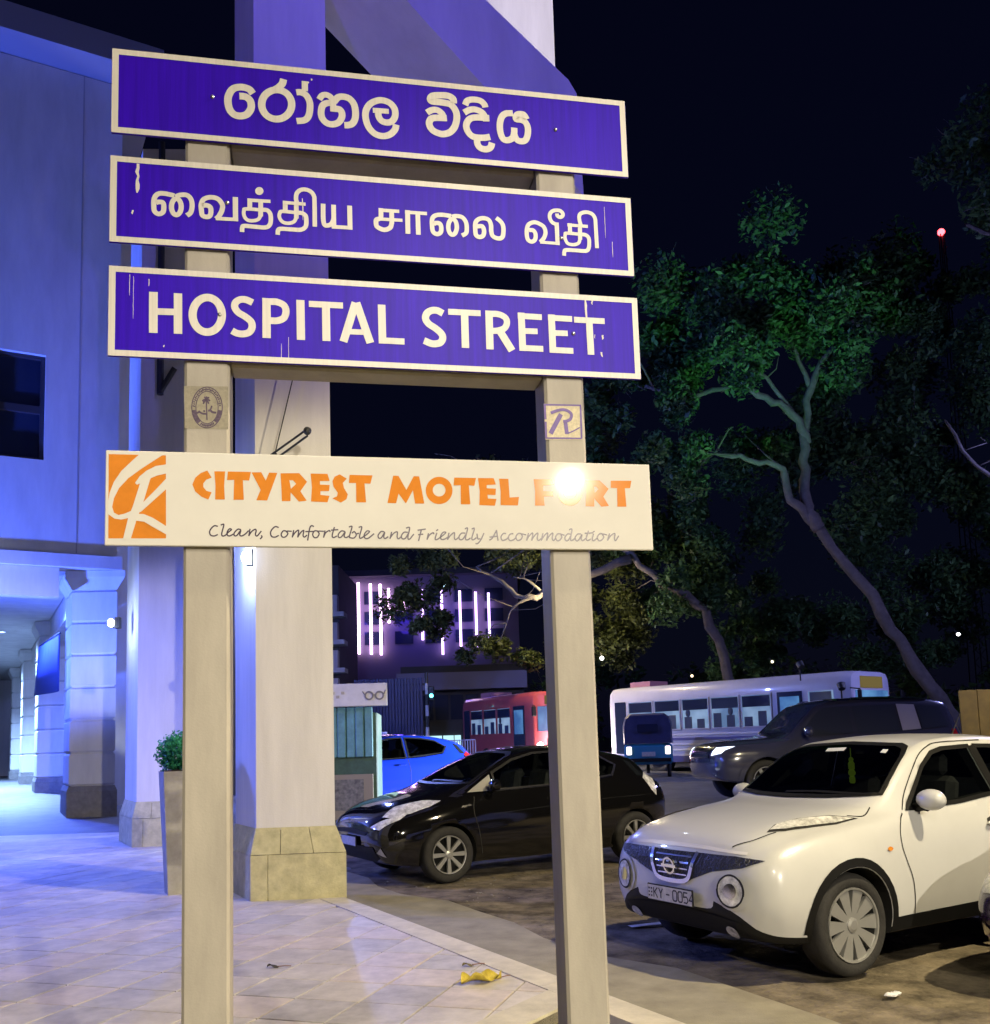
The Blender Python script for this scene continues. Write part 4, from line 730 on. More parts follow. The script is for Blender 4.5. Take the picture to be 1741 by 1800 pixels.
flood((-10.6, 13.2, 5.6), (-4.6, 13.6, 0.8), 3600, (0.09, 0.15, 1.0), 'blue floodlight beside the terrace aimed at the portico', cone=92)
flood((-15.6, 16.0, 0.5), (-10.6, 22.0, 10.0), 20000, (0.06, 0.13, 1.0), 'blue floodlight on the terrace aimed up the wall', cone=84)
flood((-9.6, 8.2, 5.2), (-5.6, 10.9, 0.1), 900, (0.12, 0.18, 1.0), 'blue floodlight over the open terrace', cone=96)
flood((4.5, -3.0, 9.0), (0.4, 9.6, 10.4), 4600, (0.13, 0.11, 1.0), 'added violet floodlight, unseen behind the camera, to tint the strut', cone=34)  # unseen lamp added to colour the front face of the strut

flood((-6.0, 1.0, 4.6), (0.2, 10.2, 10.2), 1300, (0.10, 0.05, 1.0), 'added faint violet floodlight, unseen left of the camera, to tint the strut from below', cone=56)  # added out of view, makes the underside of the strut more purple
flood((10.25, 2.35, 9.55), (1.9, 12.2, 11.9), 7000, (1.0, 0.93, 0.82), 'added warm floodlight, unseen beside the tall street lamp, to brighten the upper block', cone=15)  # unseen narrow lamp added so the upper block turns pale

# blue panel projecting between the piers
b = MB(); a0 = Vector((-10.90, 23.6, 3.26)); a1 = Vector((-10.90, 23.6, 4.69)); c0 = Vector((-12.95, 26.5, 3.32)); c1 = Vector((-12.82, 26.5, 4.70))
ban = thing('hanging_banner', (-10.9, 23.6, 3.3), 0, 'dark blue cloth banner hanging between the arcade piers', 'banner')
n = 8; vs = []; fs = []
for i in range(n + 1):
    t = i / n; w = Vector((0.04 * sin(t * 6.5), 0.03 * sin(t * 6.5), 0))
    vs += [lerp(a0, c0, t) + w - Vector(ban.location), lerp(a1, c1, t) - Vector(ban.location)]
for i in range(n): fs.append((2 * i, 2 * i + 2, 2 * i + 3, 2 * i + 1))
b.add(vs, fs); o = b.build('cloth', mat('banner_blue', (0.02, 0.04, 0.16), 0.8), ban, True)
sm = o.modifiers.new('thick', 'SOLIDIFY'); sm.thickness = 0.01
b = MB(); b.tube([a1 - Vector(ban.location) + UP * 0.03, c1 - Vector(ban.location) + UP * 0.03], 0.025, 6); b.build('pole', M_black, ban)

# tall planter with a clipped shrub
pt = thing('planter', (-3.66, 10.9, TZ), radians(28), 'tall tapered grey planter with a round green shrub, left of the left post', 'planter')
b = MB(); frustum(b, [Vector(p) for p in ((-0.12, -0.12, 0), (0.12, -0.12, 0), (0.12, 0.12, 0), (-0.12, 0.12, 0))], [Vector(p) for p in ((-0.185, -0.185, 0), (0.185, -0.185, 0), (0.185, 0.185, 0), (-0.185, 0.185, 0))], 0.0, 1.36)
b.build('pot', mat('planter_stone', (0.38, 0.36, 0.30), 0.7, var=0.2, vscale=6), pt)
b = MB(); b.box((0, 0, 1.362), (0.34, 0.34, 0.02)); b.build('soil', mat('soil', (0.05, 0.04, 0.03), 0.95), pt)
rn = random.Random(11); b = MB()
for i in range(2600):
    d = Vector((rn.gauss(0, 1), rn.gauss(0, 1), rn.gauss(0, 1))).normalized() * (0.225 * rn.uniform(0.55, 1.03) * (1 + 0.15 * sin(9 * i)))
    c = d + Vector((0, 0, 1.56))
    if c.z < 1.375: continue
    u_ = Vector((rn.gauss(0, 1), rn.gauss(0, 1), rn.gauss(0, 1))).normalized(); v_ = u_.orthogonal().normalized()
    s_ = rn.uniform(0.015, 0.032)
    b.add([c - u_ * s_, c + v_ * s_ * 0.5, c + u_ * s_, c - v_ * s_ * 0.5], [(0, 1, 2, 3)])
def leaf_mat(name, c0, c1):
    if name in MATS: return MATS[name]
    m = bpy.data.materials.new(name); m.use_nodes = True; nt = m.node_tree; p = nt.nodes['Principled BSDF']
    g = nt.nodes.new('ShaderNodeNewGeometry'); cr = nt.nodes.new('ShaderNodeValToRGB')
    cr.color_ramp.elements[0].color = (*c0, 1); cr.color_ramp.elements[1].color = (*c1, 1)
    nt.links.new(g.outputs['Random Per Island'], cr.inputs['Fac']); nt.links.new(cr.outputs['Color'], p.inputs['Base Color'])
    p.inputs['Roughness'].default_value = 0.5; p.inputs['Specular IOR Level'].default_value = 0.3
    tr = nt.nodes.new('ShaderNodeBsdfTranslucent'); mx = nt.nodes.new('ShaderNodeMixShader'); mx.inputs[0].default_value = 0.3
    nt.links.new(cr.outputs['Color'], tr.inputs['Color'])
    out = nt.nodes['Material Output']
    nt.links.new(p.outputs[0], mx.inputs[1]); nt.links.new(tr.outputs[0], mx.inputs[2]); nt.links.new(mx.outputs[0], out.inputs['Surface'])
    MATS[name] = m
    return m
b.build('shrub', leaf_mat('shrub_leaf', (0.02, 0.16, 0.07), (0.06, 0.38, 0.14)), pt)
b = MB(); b.tube([(0, 0, 1.37), (0.02, 0, 1.6)], 0.02, 6); b.build('stem', mat('bark', (0.14, 0.11, 0.09), 0.9, var=0.4, vscale=12, bump=0.6, bscale=25), pt)

# a fallen leaf and crumbs of litter on the paving
def dead_leaf(name, c, L, w, rz, m, label, cat, curl=0.03):
    b = MB(); n = 14; vs = []; fs = []
    for i in range(n + 1):
        t = i / n; hw = w * (sin(pi * min(1, t * 1.02)) ** 0.7) * (1 + 0.25 * sin(t * 17)) * 0.5
        for k in (-1, -0.5, 0, 0.5, 1):
            z = curl * (abs(k) ** 1.6) * (0.7 + 0.6 * sin(t * 9 + k)) + 0.006 + 0.012 * sin(t * 5)
            vs.append(((t - 0.5) * L, hw * k, max(0.002, z)))
    for i in range(n):
        for k in range(4):
            a = i * 5 + k; fs.append((a, a + 5, a + 6, a + 1))
    b.add(vs, fs)
    t_ = thing(name, (c[0], c[1], c[2]), rz, label, cat)
    o = b.build('blade', m, t_, True); sd = o.modifiers.new('thick', 'SOLIDIFY'); sd.thickness = 0.0015
    b = MB(); b.tube([(L / 2 - 0.01, 0, 0.01), (L / 2 + 0.05, 0.01, 0.012), (L / 2 + 0.085, 0.03, 0.006)], 0.0035, 5); b.build('stalk', mat('stalk', (0.2, 0.1, 0.05), 0.8), t_)
    return t_
dead_leaf('fallen_leaf', (-0.16, 6.52, TZ + 0.002), 0.30, 0.15, radians(28), mat('yellow_leaf', (0.52, 0.42, 0.05), 0.55, var=0.25, vscale=25, dirt=(0.30, 0.22, 0.03)), 'curled yellow leaf lying on the paving near the border', 'leaf', 0.05)
dead_leaf('dry_leaf', (-0.265, 6.97, TZ + 0.002), 0.08, 0.05, radians(10), mat('brown_leaf', (0.16, 0.13, 0.05), 0.8), 'small brown leaf beyond the curled yellow leaf', 'leaf', 0.01)
dead_leaf('dry_leaf', (-1.69, 7.11, TZ + 0.002), 0.085, 0.04, radians(-5), mat('dark_leaf', (0.05, 0.045, 0.035), 0.8), 'small dark leaf on the tiles right of the left post', 'leaf', 0.012)
# ================================================================== cars
M_tyre = mat('tyre', (0.020, 0.019, 0.018), 0.85, var=0.3, vscale=20, bump=0.2, bscale=60)
M_rim = mat('alloy', (0.42, 0.42, 0.41), 0.30, metal=0.55)
M_rim_d = mat('alloy_dark', (0.008, 0.008, 0.008), 0.7)
def glass_mat(name, tint, rough=0.02):
    m = bpy.data.materials.new(name); m.use_nodes = True; nt = m.node_tree
    for n in list(nt.nodes): nt.nodes.remove(n)
    o = nt.nodes.new('ShaderNodeOutputMaterial'); t = nt.nodes.new('ShaderNodeBsdfTransparent'); g = nt.nodes.new('ShaderNodeBsdfGlossy'); x = nt.nodes.new('ShaderNodeMixShader'); f = nt.nodes.new('ShaderNodeFresnel')
    f.inputs['IOR'].default_value = 1.6; t.inputs['Color'].default_value = (*tint, 1); g.inputs['Roughness'].default_value = rough
    nt.links.new(f.outputs[0], x.inputs[0]); nt.links.new(t.outputs[0], x.inputs[1]); nt.links.new(g.outputs[0], x.inputs[2]); nt.links.new(x.outputs[0], o.inputs['Surface'])
    MATS[name] = m
    return m
M_glass = glass_mat('car_glass', (0.42, 0.46, 0.45))
M_cabin = mat('cabin_lining', (0.022, 0.021, 0.020), 0.8)
M_seat = mat('seat_cloth', (0.045, 0.043, 0.042), 0.9, var=0.3, vscale=12)
M_seat_l = mat('seat_cover', (0.16, 0.155, 0.15), 0.9, var=0.3, vscale=12)
M_trim = mat('black_plastic', (0.007, 0.007, 0.007), 0.5, var=0.2, vscale=30, spec=0.25)
M_chrome = mat('chrome', (0.75, 0.75, 0.75), 0.12, metal=1.0)
M_lampg = mat('lamp_glass', (0.60, 0.60, 0.57), 0.14, metal=0.05, var=0.6, vscale=16, spec=0.8)
M_red = mat('tail_red', (0.35, 0.01, 0.01), 0.15, coat=1.0)
M_amber = mat('amber_lens', (0.6, 0.22, 0.03), 0.2)
M_plate = mat('plate_white', (0.48, 0.46, 0.42), 0.5, var=0.2, vscale=30)
M_plate_t = mat('plate_text', (0.02, 0.02, 0.02), 0.6)
M_under = mat('underbody', (0.008, 0.008, 0.008), 0.9)
M_seam = mat('panel_gap', (0.015, 0.014, 0.012), 0.8)

def pchip(xs, ys, x):
    n = len(xs)
    if x <= xs[0]: return ys[0]
    if x >= xs[-1]: return ys[-1]
    h = [xs[i + 1] - xs[i] for i in range(n - 1)]; d = [(ys[i + 1] - ys[i]) / h[i] for i in range(n - 1)]
    m = [0] * n
    m[0] = d[0]; m[-1] = d[-1]
    for i in range(1, n - 1):
        if d[i - 1] * d[i] <= 0: m[i] = 0
        else:
            w1 = 2 * h[i] + h[i - 1]; w2 = h[i] + 2 * h[i - 1]
            m[i] = (w1 + w2) / (w1 / d[i - 1] + w2 / d[i])
    i = max(k for k in range(n - 1) if xs[k] <= x)
    t = (x - xs[i]) / h[i]
    return ((1 + 2 * t) * (1 - t) ** 2 * ys[i] + t * (1 - t) ** 2 * h[i] * m[i] + t * t * (3 - 2 * t) * ys[i + 1] + t * t * (t - 1) * h[i] * m[i + 1])

class Car:
    """body: keys of (x, zb, zs, zt, ws, wm, wb, wt, crown); x runs from the front bumper backwards"""
    rimf = 0.66
    def __init__(s, name, loc, rz, label, keys, paint, axles, wr, wtrack, group=None, sc=1.0, ns=84, bulge=0.025, cabin=None, side_win=(), front_win=None, rear_win=None):
        s.root = thing(name, loc, rz, label, 'car', group); s.root.scale = (sc, sc, sc)
        s.paint = paint; s.axles = axles; s.wr = wr; s.wt = wtrack
        xs = [k[0] for k in keys]; L = xs[-1]
        st = []
        for i in range(ns + 1):
            t = i / ns; x = L * (0.5 - 0.5 * cos(pi * t)) * 0.55 + L * t * 0.45
            st.append(x)
        vs = []; m = None
        for x in st:
            zb, zs, zt, ws, wm, wb, wt, cr = (pchip(xs, [k[j] for k in keys], x) for j in range(1, 9))
            for ax in axles:
                wm += bulge * math.exp(-((x - ax) / 0.33) ** 2); ws += bulge * math.exp(-((x - ax) / 0.33) ** 2)
            zm = zb + 0.42 * (zs - zb)
            P = [(0, zb), (ws * 0.55, zb), (ws * 0.93, zb + 0.01), (ws, zb + 0.06), (wm, zm), (wm * 0.99, zm + 0.62 * (zs - zm)), (wb, zs), (wb + (wt - wb) * 0.5, zs + (zt - cr - zs) * 0.52), (wt, zt - cr), (wt * 0.82, zt - cr * 0.45), (wt * 0.45, zt - cr * 0.1), (0, zt)]
            half = catmull([Vector(p) for p in P], 3)
            ring = [(x, -p.x, p.y) for p in half] + [(x, p.x, p.y) for p in reversed(half[1:-1])]
            m = len(ring); vs += ring
        fs = []
        for i in range(ns):
            for k in range(m):
                a = i * m + k; b2 = i * m + (k + 1) % m
                fs.append((a, b2, b2 + m, a + m))
        fs.append(tuple(reversed(range(m)))); fs.append(tuple(range(ns * m, (ns + 1) * m)))
        # fs orientation checked by recalculating normals
        bm = bmesh.new()
        bv = [bm.verts.new(v) for v in vs]
        for f in fs:
            try: bm.faces.new([bv[i] for i in f])
            except ValueError: pass
        bmesh.ops.remove_doubles(bm, verts=bm.verts, dist=0.0005)
        bmesh.ops.recalc_face_normals(bm, faces=bm.faces)
        s.bvh = BVHTree.FromBMesh(bm)
        me = bpy.data.meshes.new('body'); bm.to_mesh(me); bm.free()
        for p in me.polygons: p.use_smooth = True
        me.materials.append(paint); me.materials.append(M_under)
        body = link_obj('body', me, None, None)
        # wheel wells cut out of the shell
        cut = MB(); R = wr * 1.13
        for ax in axles:
            for sy in (-1, 1):
                n = 40; y0, y1 = sy * (wtrack - 0.24), sy * (wtrack + 0.4)
                if y0 > y1: y0, y1 = y1, y0
                vs2 = []
                for y in (y0, y1):
                    for k in range(n):
                        a = 2 * pi * k / n; vs2.append((ax + R * cos(a), y, wr + R * sin(a) * 1.0))
                cut.add(vs2, [tuple(range(n)), tuple(reversed(range(n, 2 * n)))] + [(k, k + n, (k + 1) % n + n, (k + 1) % n) for k in range(n)])
        co = cut.build('well_cutter', M_under)
        bm = bmesh.new(); bm.from_mesh(co.data); bmesh.ops.recalc_face_normals(bm, faces=bm.faces); bm.to_mesh(co.data); bm.free()
        mod = body.modifiers.new('wells', 'BOOLEAN'); mod.operation = 'DIFFERENCE'; mod.object = co; mod.solver = 'EXACT'
        extra = []
        if cabin:
            cx0, cx1, zf = cabin
            cm = MB(); vs3 = []; mm = 0; nst = 22
            for i in range(nst + 1):
                x = cx0 + (cx1 - cx0) * i / nst
                zb, zs, zt, ws, wm, wb, wt, cr = (pchip(xs, [k[j] for k in keys], x) for j in range(1, 9))
                P = [(0, zf), (ws - .16, zf), (ws - .12, zf + .03), (wm - .10, zs - .25), (wb - .085, zs), (wb + (wt - wb) * .5 - .075, zs + (zt - cr - zs) * .52 - .01), (wt - .07, zt - cr - .045), (wt * .6, zt - .075), (0, zt - .06)]
                ring = [(x, -p[0], p[1]) for p in P] + [(x, p[0], p[1]) for p in reversed(P[1:-1])]
                mm = len(ring); vs3 += ring
            f3 = [(i * mm + k, i * mm + (k + 1) % mm, (i + 1) * mm + (k + 1) % mm, (i + 1) * mm + k) for i in range(nst) for k in range(mm)]
            f3 += [tuple(reversed(range(mm))), tuple(range(nst * mm, (nst + 1) * mm))]
            cm.add(vs3, f3); extra.append(cm)
            sw = MB()
            def shrink(p, f):
                c = sum((Vector(q) for q in p), Vector((0, 0))) / len(p); return [c + (Vector(q) - c) * f for q in p]
            for p in side_win:
                q = shrink(p, .955)
                sw.prism([Vector((v.x, -2.0, v.y)) for v in q], (0, 1.55, 0)); sw.prism([Vector((v.x, 2.0, v.y)) for v in q], (0, -1.55, 0))
            extra.append(sw)
            fw_ = MB()
            if front_win: fw_.prism([Vector((-1.0, v.x, v.y)) for v in shrink(front_win, .965)], (3.05, 0, 0))
            if rear_win: fw_.prism([Vector((6.0, v.x, v.y)) for v in shrink(rear_win, .955)], (-2.75, 0, 0))
            extra.append(fw_)
        eo = []
        for cm in extra:
            oo = cm.build('cabin_cutter', M_under); eo.append(oo)
            bm = bmesh.new(); bm.from_mesh(oo.data); bmesh.ops.recalc_face_normals(bm, faces=bm.faces); bm.to_mesh(oo.data); bm.free()
            md2 = body.modifiers.new('cab', 'BOOLEAN'); md2.operation = 'DIFFERENCE'; md2.object = oo; md2.solver = 'EXACT'
        dg = bpy.context.evaluated_depsgraph_get(); dg.update()
        nm = bpy.data.meshes.new_from_object(body.evaluated_get(dg))
        body.modifiers.clear(); old = body.data; body.data = nm
        bpy.data.objects.remove(co); bpy.data.meshes.remove(old)
        for oo in eo: bpy.data.objects.remove(oo)
        nm.materials.clear(); nm.materials.append(paint); nm.materials.append(M_under); nm.materials.append(M_cabin)
        for p in nm.polygons:
            c = p.center; p.material_index = 0
            if cabin:
                nr = s.bvh.find_nearest(c)
                if nr[3] is not None and nr[3] > 0.008 and cabin[0] - .1 < c.x < cabin[1] + .1 and c.z > cabin[2] - .02: p.material_index = 2; p.use_smooth = False
            for ax in axles:
                dd = sqrt((c.x - ax) ** 2 + (c.z - wr) ** 2)
                if dd < R * 1.004 and abs(c.y) < wtrack + 0.05:
                    n_ = p.normal
                    if abs(n_.y) > 0.9 and dd < R * 0.97 or abs(dd - R) < 0.02 and abs(n_.y) < 0.3: p.material_index = 1; p.use_smooth = False
        body.parent = s.root; s.body = body
        for ax in axles:
            for sy in (-1, 1): s.wheel(ax, sy)
    def furnish(s, xf, xr, zc, ztop, seat=None, wheel_y=.36):
        m = seat or M_seat
        for sy in (-1, 1):
            b = MB(); b.cbox((xf, sy * .36, zc), (.50, .48, .16), .04); b.cbox((xf + .30, sy * .36, zc + .34), (.14, .46, .60), .05, Matrix.Rotation(.22, 3, 'Y')); b.cbox((xf + .385, sy * .36, zc + .72), (.09, .26, .17), .035, Matrix.Rotation(.15, 3, 'Y'))
            b.build('front_seat', m, s.root)
            b = MB(); b.cbox((xr + .38, sy * .34, ztop - .28), (.08, .24, .15), .03); b.build('headrest', m, s.root)
        b = MB(); b.cbox((xr, 0, zc), (.46, 1.2, .16), .04); b.cbox((xr + .30, 0, zc + .30), (.14, 1.2, .56), .05, Matrix.Rotation(.25, 3, 'Y')); b.build('rear_seat', m, s.root)
        b = MB(); b.cbox((xf - .62, 0, zc + .26), (.40, 1.36, .22), .07); b.build('dashboard', M_trim, s.root)
        b = MB(); Mx = Matrix.Translation((xf - .36, wheel_y, zc + .36)) @ Matrix.Rotation(-1.15, 4, 'Y')
        rr = .18; pr = [(rr + .016 * cos(t), .016 * sin(t)) for t in [k * pi / 3 for k in range(7)]]
        b.lathe(pr, 24, Mx); b.tube([Mx @ Vector((-rr, 0, 0)), Mx @ Vector((0, 0, -.03)), Mx @ Vector((rr, 0, 0))], .018, 6); b.tube([Mx @ Vector((0, 0, -.03)), Mx @ Vector((0, 0, -.25))], .03, 6)
        b.build('steering_wheel', M_trim, s.root, True)
    def hit(s, o, d):
        r = s.bvh.ray_cast(Vector(o), Vector(d).normalized())
        return r[0], r[1]
    def project(s, p2, mode):
        """mode L/R: (x,z) onto the side; F: (y,z) seen from the front; B from behind; T: (x,y) from above; or a direction tuple with origin basis"""
        if mode == 'L': return s.hit((p2[0], -3, p2[1]), (0, 1, 0))
        if mode == 'R': return s.hit((p2[0], 3, p2[1]), (0, -1, 0))
        if mode == 'F': return s.hit((-3, p2[0], p2[1]), (1, 0, 0))
        if mode == 'B': return s.hit((9, p2[0], p2[1]), (-1, 0, 0))
        if mode == 'T': return s.hit((p2[0], p2[1], 4), (0, 0, -1))
        if mode == 'FL': return s.hit((-2.4 + 0, p2[0] - 1.05, p2[1]), (0.916, 0.40, 0))
        if mode == 'TL': return s.hit((p2[0] - 0.6, p2[1] - 1.4, 3.5), (0.17, 0.40, -0.9))
    def decal(s, name, poly, m, mode='L', off=0.004, sub=0.06, parent=None, smooth_pts=0, thick=0.0):
        P = [Vector(p) for p in poly]
        if smooth_pts: P = catmull(P, smooth_pts, True)
        out = []
        for i in range(len(P)):
            a, b2 = P[i], P[(i + 1) % len(P)]; n = max(1, int((b2 - a).length / sub))
            out += [a + (b2 - a) * (k / n) for k in range(n)]
        n = len(out)
        pts = list(out); x0 = min(p.x for p in out); x1 = max(p.x for p in out); y0 = min(p.y for p in out); y1 = max(p.y for p in out)
        def inside(q):
            c = False
            for i in range(n):
                a, b2 = out[i], out[(i + 1) % n]
                if (a.y > q.y) != (b2.y > q.y) and q.x < (b2.x - a.x) * (q.y - a.y) / (b2.y - a.y) + a.x: c = not c
            return c
        yy = y0 + sub * 0.6; r = 0
        while yy < y1:
            xx = x0 + sub * (0.6 if r % 2 else 1.0)
            while xx < x1:
                q = Vector((xx, yy))
                if inside(q) and min((q - o).length for o in out) > sub * 0.35: pts.append(q)
                xx += sub
            yy += sub * 0.87; r += 1
        res = delaunay_2d_cdt(pts, [], [list(range(n))], 1, 1e-6)
        V, Fc = res[0], res[2]
        vs = []
        ok = []
        for v in V:
            h, nn = s.project(v, mode)
            if h is None: vs.append(Vector((0, 0, 0))); ok.append(False)
            else: vs.append(h + nn * off); ok.append(True)
        fs = [tuple(f) for f in Fc if all(ok[i] for i in f)]
        bm = bmesh.new(); bv = [bm.verts.new(v) for v in vs]
        for f in fs:
            try: bm.faces.new([bv[i] for i in f])
            except ValueError: pass
        for v in [v for v in bm.verts if not v.link_faces]: bm.verts.remove(v)
        # face outwards
        me = bpy.data.meshes.new(name)
        cen = Vector((2, 0, 0.7))
        bm.faces.ensure_lookup_table()
        fl = sum(1 if (f.calc_center_median() - cen).dot(f.normal) > 0 else -1 for f in bm.faces) if bm.faces else 1
        for f in bm.faces: f.normal_update()
        fl = sum((f.calc_center_median() - Vector((min(max(f.calc_center_median().x, 0.8), 3.2), 0, 0.7))).dot(f.normal) for f in bm.faces)
        if fl < 0: bmesh.ops.reverse_faces(bm, faces=bm.faces)
        bm.to_mesh(me); bm.free()
        o = link_obj(name, me, m, parent or s.root, True)
        if thick:
            sd = o.modifiers.new('thick', 'SOLIDIFY'); sd.thickness = thick; sd.offset = -1 if thick < 0 else 1
        return o
    def line(s, name, pts, w, m, mode='L', off=0.003, parent=None, sm=True):
        p = [Vector(q) for q in pts]
        if sm and len(p) > 2: p = catmull(p, 5)
        out = []
        for i in range(len(p) - 1):
            n = max(1, int((p[i + 1] - p[i]).length / 0.04)); out += [p[i] + (p[i + 1] - p[i]) * (k / n) for k in range(n)]
        out.append(p[-1])
        b = MB(); prev = None
        for q in ribbon(out, w, False):
            hs = [s.project(v, mode) for v in q]
            if any(h[0] is None for h in hs): continue
            b.add([h[0] + h[1] * off for h in hs], [(0, 1, 2, 3)])
        o = b.build(name, m, parent or s.root)
        return o
    def wheel(s, ax, sy):
        y = sy * s.wt; wr = s.wr
        M = Matrix.Translation((ax, y, wr)) @ Matrix.Rotation(-sy * pi / 2, 4, 'X')
        # local z axis points outwards
        b = MB(); w = 0.105; rr = wr * s.rimf
        b.lathe([(rr, -w), (wr * 0.90, -w), (wr * 0.975, -w * 0.8), (wr, -w * 0.55), (wr, w * 0.55), (wr * 0.975, w * 0.8), (wr * 0.90, w), (rr * 1.03, w * 0.93), (rr, w * 0.8), (rr, -w)], 40, M)
        t = b.build('tyre', M_tyre, s.root, True)
        b = MB(); b.lathe([(rr, w * 0.9), (rr * 0.965, w * 0.92), (rr * 0.93, w * 0.7), (rr * 0.90, 0.01), (0.02, -0.02), (0, -0.02)], 40, M); b.build('rim_well', M_rim_d, t, True)
        rim = MB(); rim.lathe([(rr * 1.0, w * 0.88), (rr * 0.99, w * 0.97), (rr * 0.945, w * 0.95), (rr * 0.93, w * 0.75)], 40, M)
        ns = s.spokes if hasattr(s, 'spokes') else 8
        for k in range(ns):
            a = 2 * pi * k / ns
            for da in (0,):
                c, s_ = cos(a + da), sin(a + da); tx = Vector((c, s_, 0)); ty = Vector((-s_, c, 0))
                wi, wo = rr * 0.075, rr * (0.115 if ns < 9 else 0.205)
                z0, z1 = w * 0.78, w * 0.84
                q = [tx * rr * 0.16 - ty * wi + UP * z0, tx * rr * 0.16 + ty * wi + UP * z0, tx * rr * 0.95 + ty * wo + UP * z1, tx * rr * 0.95 - ty * wo + UP * z1]
                lo = [p - UP * 0.03 for p in q]
                rim.add([M @ p for p in q + lo], [(0, 1, 2, 3), (4, 7, 6, 5), (0, 4, 5, 1), (2, 6, 7, 3), (1, 5, 6, 2), (3, 7, 4, 0)])
        rim.lathe([(rr * 0.2, w * 0.6), (rr * 0.2, w * 0.84), (rr * 0.12, w * 0.92), (0.0, w * 0.93)], 20, M)
        rim.build('rim', M_rim, t)
    def mirror(s, x, z, m, sy=-1, r=(0.085, 0.11, 0.075)):
        h, n = s.project((x, z), 'L' if sy < 0 else 'R')
        if h is None: return
        c = h + Vector((0.0, sy * 0.13, 0.06))
        b = MB(); b.ball((0, 0, 0), 1, 18, 12)
        vs = []
        for v in b.v:
            px_ = v[0] * r[0]; 
            if v[0] > 0.3: px_ = 0.3 * r[0]
            vs.append(c + Vector((px_, v[1] * r[1], v[2] * r[2])))
        b.v = [tuple(v) for v in vs]
        o = b.build('mirror', m, s.root, True)
        b = MB(); b.tube([h + Vector((0.0, -sy * 0.01, 0.0)), h + Vector((0, sy * 0.06, 0.01)), c + Vector((0, -sy * 0.03, -r[2] * 0.8))], [0.035, 0.03, 0.025], 8); b.build('mirror_foot', M_trim, o, True)
        return o

def plate(car, x, z, w, h, text=None, y=0.0, tilt=0.0):
    b = MB(); b.cbox((x, y, z), (0.012, w, h), 0.003)
    p = b.build('number_plate', M_trim, car.root)
    b = MB(); b.box((x - 0.0075, y, z), (0.002, w * 0.965, h * 0.86)); b.build('plate_face', M_plate, p)
    if text:
        # blocky strokes; text reads along -y seen from the front
        b = MB(); cw = h * 0.36; x0 = y + w * 0.5 - w * 0.155
        G = {'K': [[(0, 0), (0, 1)], [(0, .45), (1, 1)], [(.25, .6), (1, 0)]], 'Y': [[(0, 1), (.5, .5), (1, 1)], [(.5, .5), (.5, 0)]], '-': [[(.05, .48), (.95, .48)]], '0': [[(0, .15), (0, .85), (.2, 1), (.8, 1), (1, .85), (1, .15), (.8, 0), (.2, 0), (0, .15)]], '5': [[(1, 1), (.05, 1), (0, .55), (.7, .6), (1, .4), (1, .2), (.75, 0), (0, 0.02)]], '4': [[(.75, 0), (.75, 1), (0, .3), (1, .3)]], ' ': []}
        k = 0; pos = 0.0
        for ch in text:
            for stx in G.get(ch, []):
                for q in ribbon([Vector((pos + u * cw, (v - 0.5) * h * 0.60)) for u, v in stx], h * 0.085, False):
                    b.add([(x - 0.0095 - 0.00012 * (k % 5), x0 - v.x, z + v.y) for v in q], [(3, 2, 1, 0)])
                k += 1
            pos += cw * (1.36 if ch != ' ' else 0.45)
        # small stacked marks at the left end
        for i in range(3):
            for j in range(2):
                b.box((x - 0.0095, y + w * 0.5 - w * 0.05 - j * w * 0.055, z + (1 - i) * h * 0.22), (0.001, w * 0.03, h * 0.10))
        b.build('plate_text', M_plate_t, p)
    return p
RZ = atan2(0.496, 0.868)
U2 = Vector((cos(RZ), sin(RZ), 0)); V2 = Vector((-sin(RZ), cos(RZ), 0))
def car_origin(wheel_pt, ax, track, sc):
    """origin (front bumper centre) so that the camera-side wheel at axle ax touches wheel_pt"""
    return Vector((wheel_pt[0], wheel_pt[1], 0)) - U2 * ax * sc + V2 * track * sc

# ------------------------------------------------------------------ white crossover
M_whitep = mat('white_paint', (0.52, 0.525, 0.52), 0.28, coat=0.6, var=0.03, vscale=3)
k_juke = [
 (0.00, .46, .64, .74, .40, .46, .44, .34, .03), (0.03, .40, .68, .80, .56, .62, .58, .46, .04), (0.10, .30, .76, .90, .70, .76, .70, .56, .05),
 (0.22, .26, .83, .97, .78, .84, .77, .61, .05), (0.45, .24, .89, 1.03, .82, .865, .80, .64, .055), (0.80, .23, .93, 1.08, .835, .87, .82, .655, .055),
 (1.18, .22, .96, 1.125, .835, .865, .825, .67, .05), (1.34, .22, .97, 1.19, .835, .865, .825, .675, .055), (1.60, .22, .98, 1.36, .835, .865, .82, .65, .065),
 (1.85, .22, .99, 1.49, .835, .865, .815, .615, .065), (2.10, .22, 1.0, 1.55, .835, .865, .81, .595, .06), (2.5, .22, 1.02, 1.57, .835, .865, .805, .585, .06),
 (3.0, .23, 1.05, 1.555, .84, .87, .80, .57, .06), (3.5, .25, 1.08, 1.49, .83, .87, .78, .54, .06), (3.82, .32, 1.06, 1.33, .78, .83, .71, .50, .06), (4.04, .40, .98, 1.08, .66, .73, .62, .45, .05), (4.135, .48, .85, .93, .5, .55, .5, .4, .04)]
ax_j = (0.80, 3.33)
juke_sc = 1.06
Car.spokes = 10; Car.rimf = 0.725
j_ws = [(-.675, 1.150), (-.35, 1.132), (0, 1.128), (.35, 1.132), (.675, 1.150), (.635, 1.28), (.585, 1.41), (.53, 1.465), (.45, 1.487), (0, 1.505), (-.45, 1.487), (-.53, 1.465), (-.585, 1.41), (-.635, 1.28)]
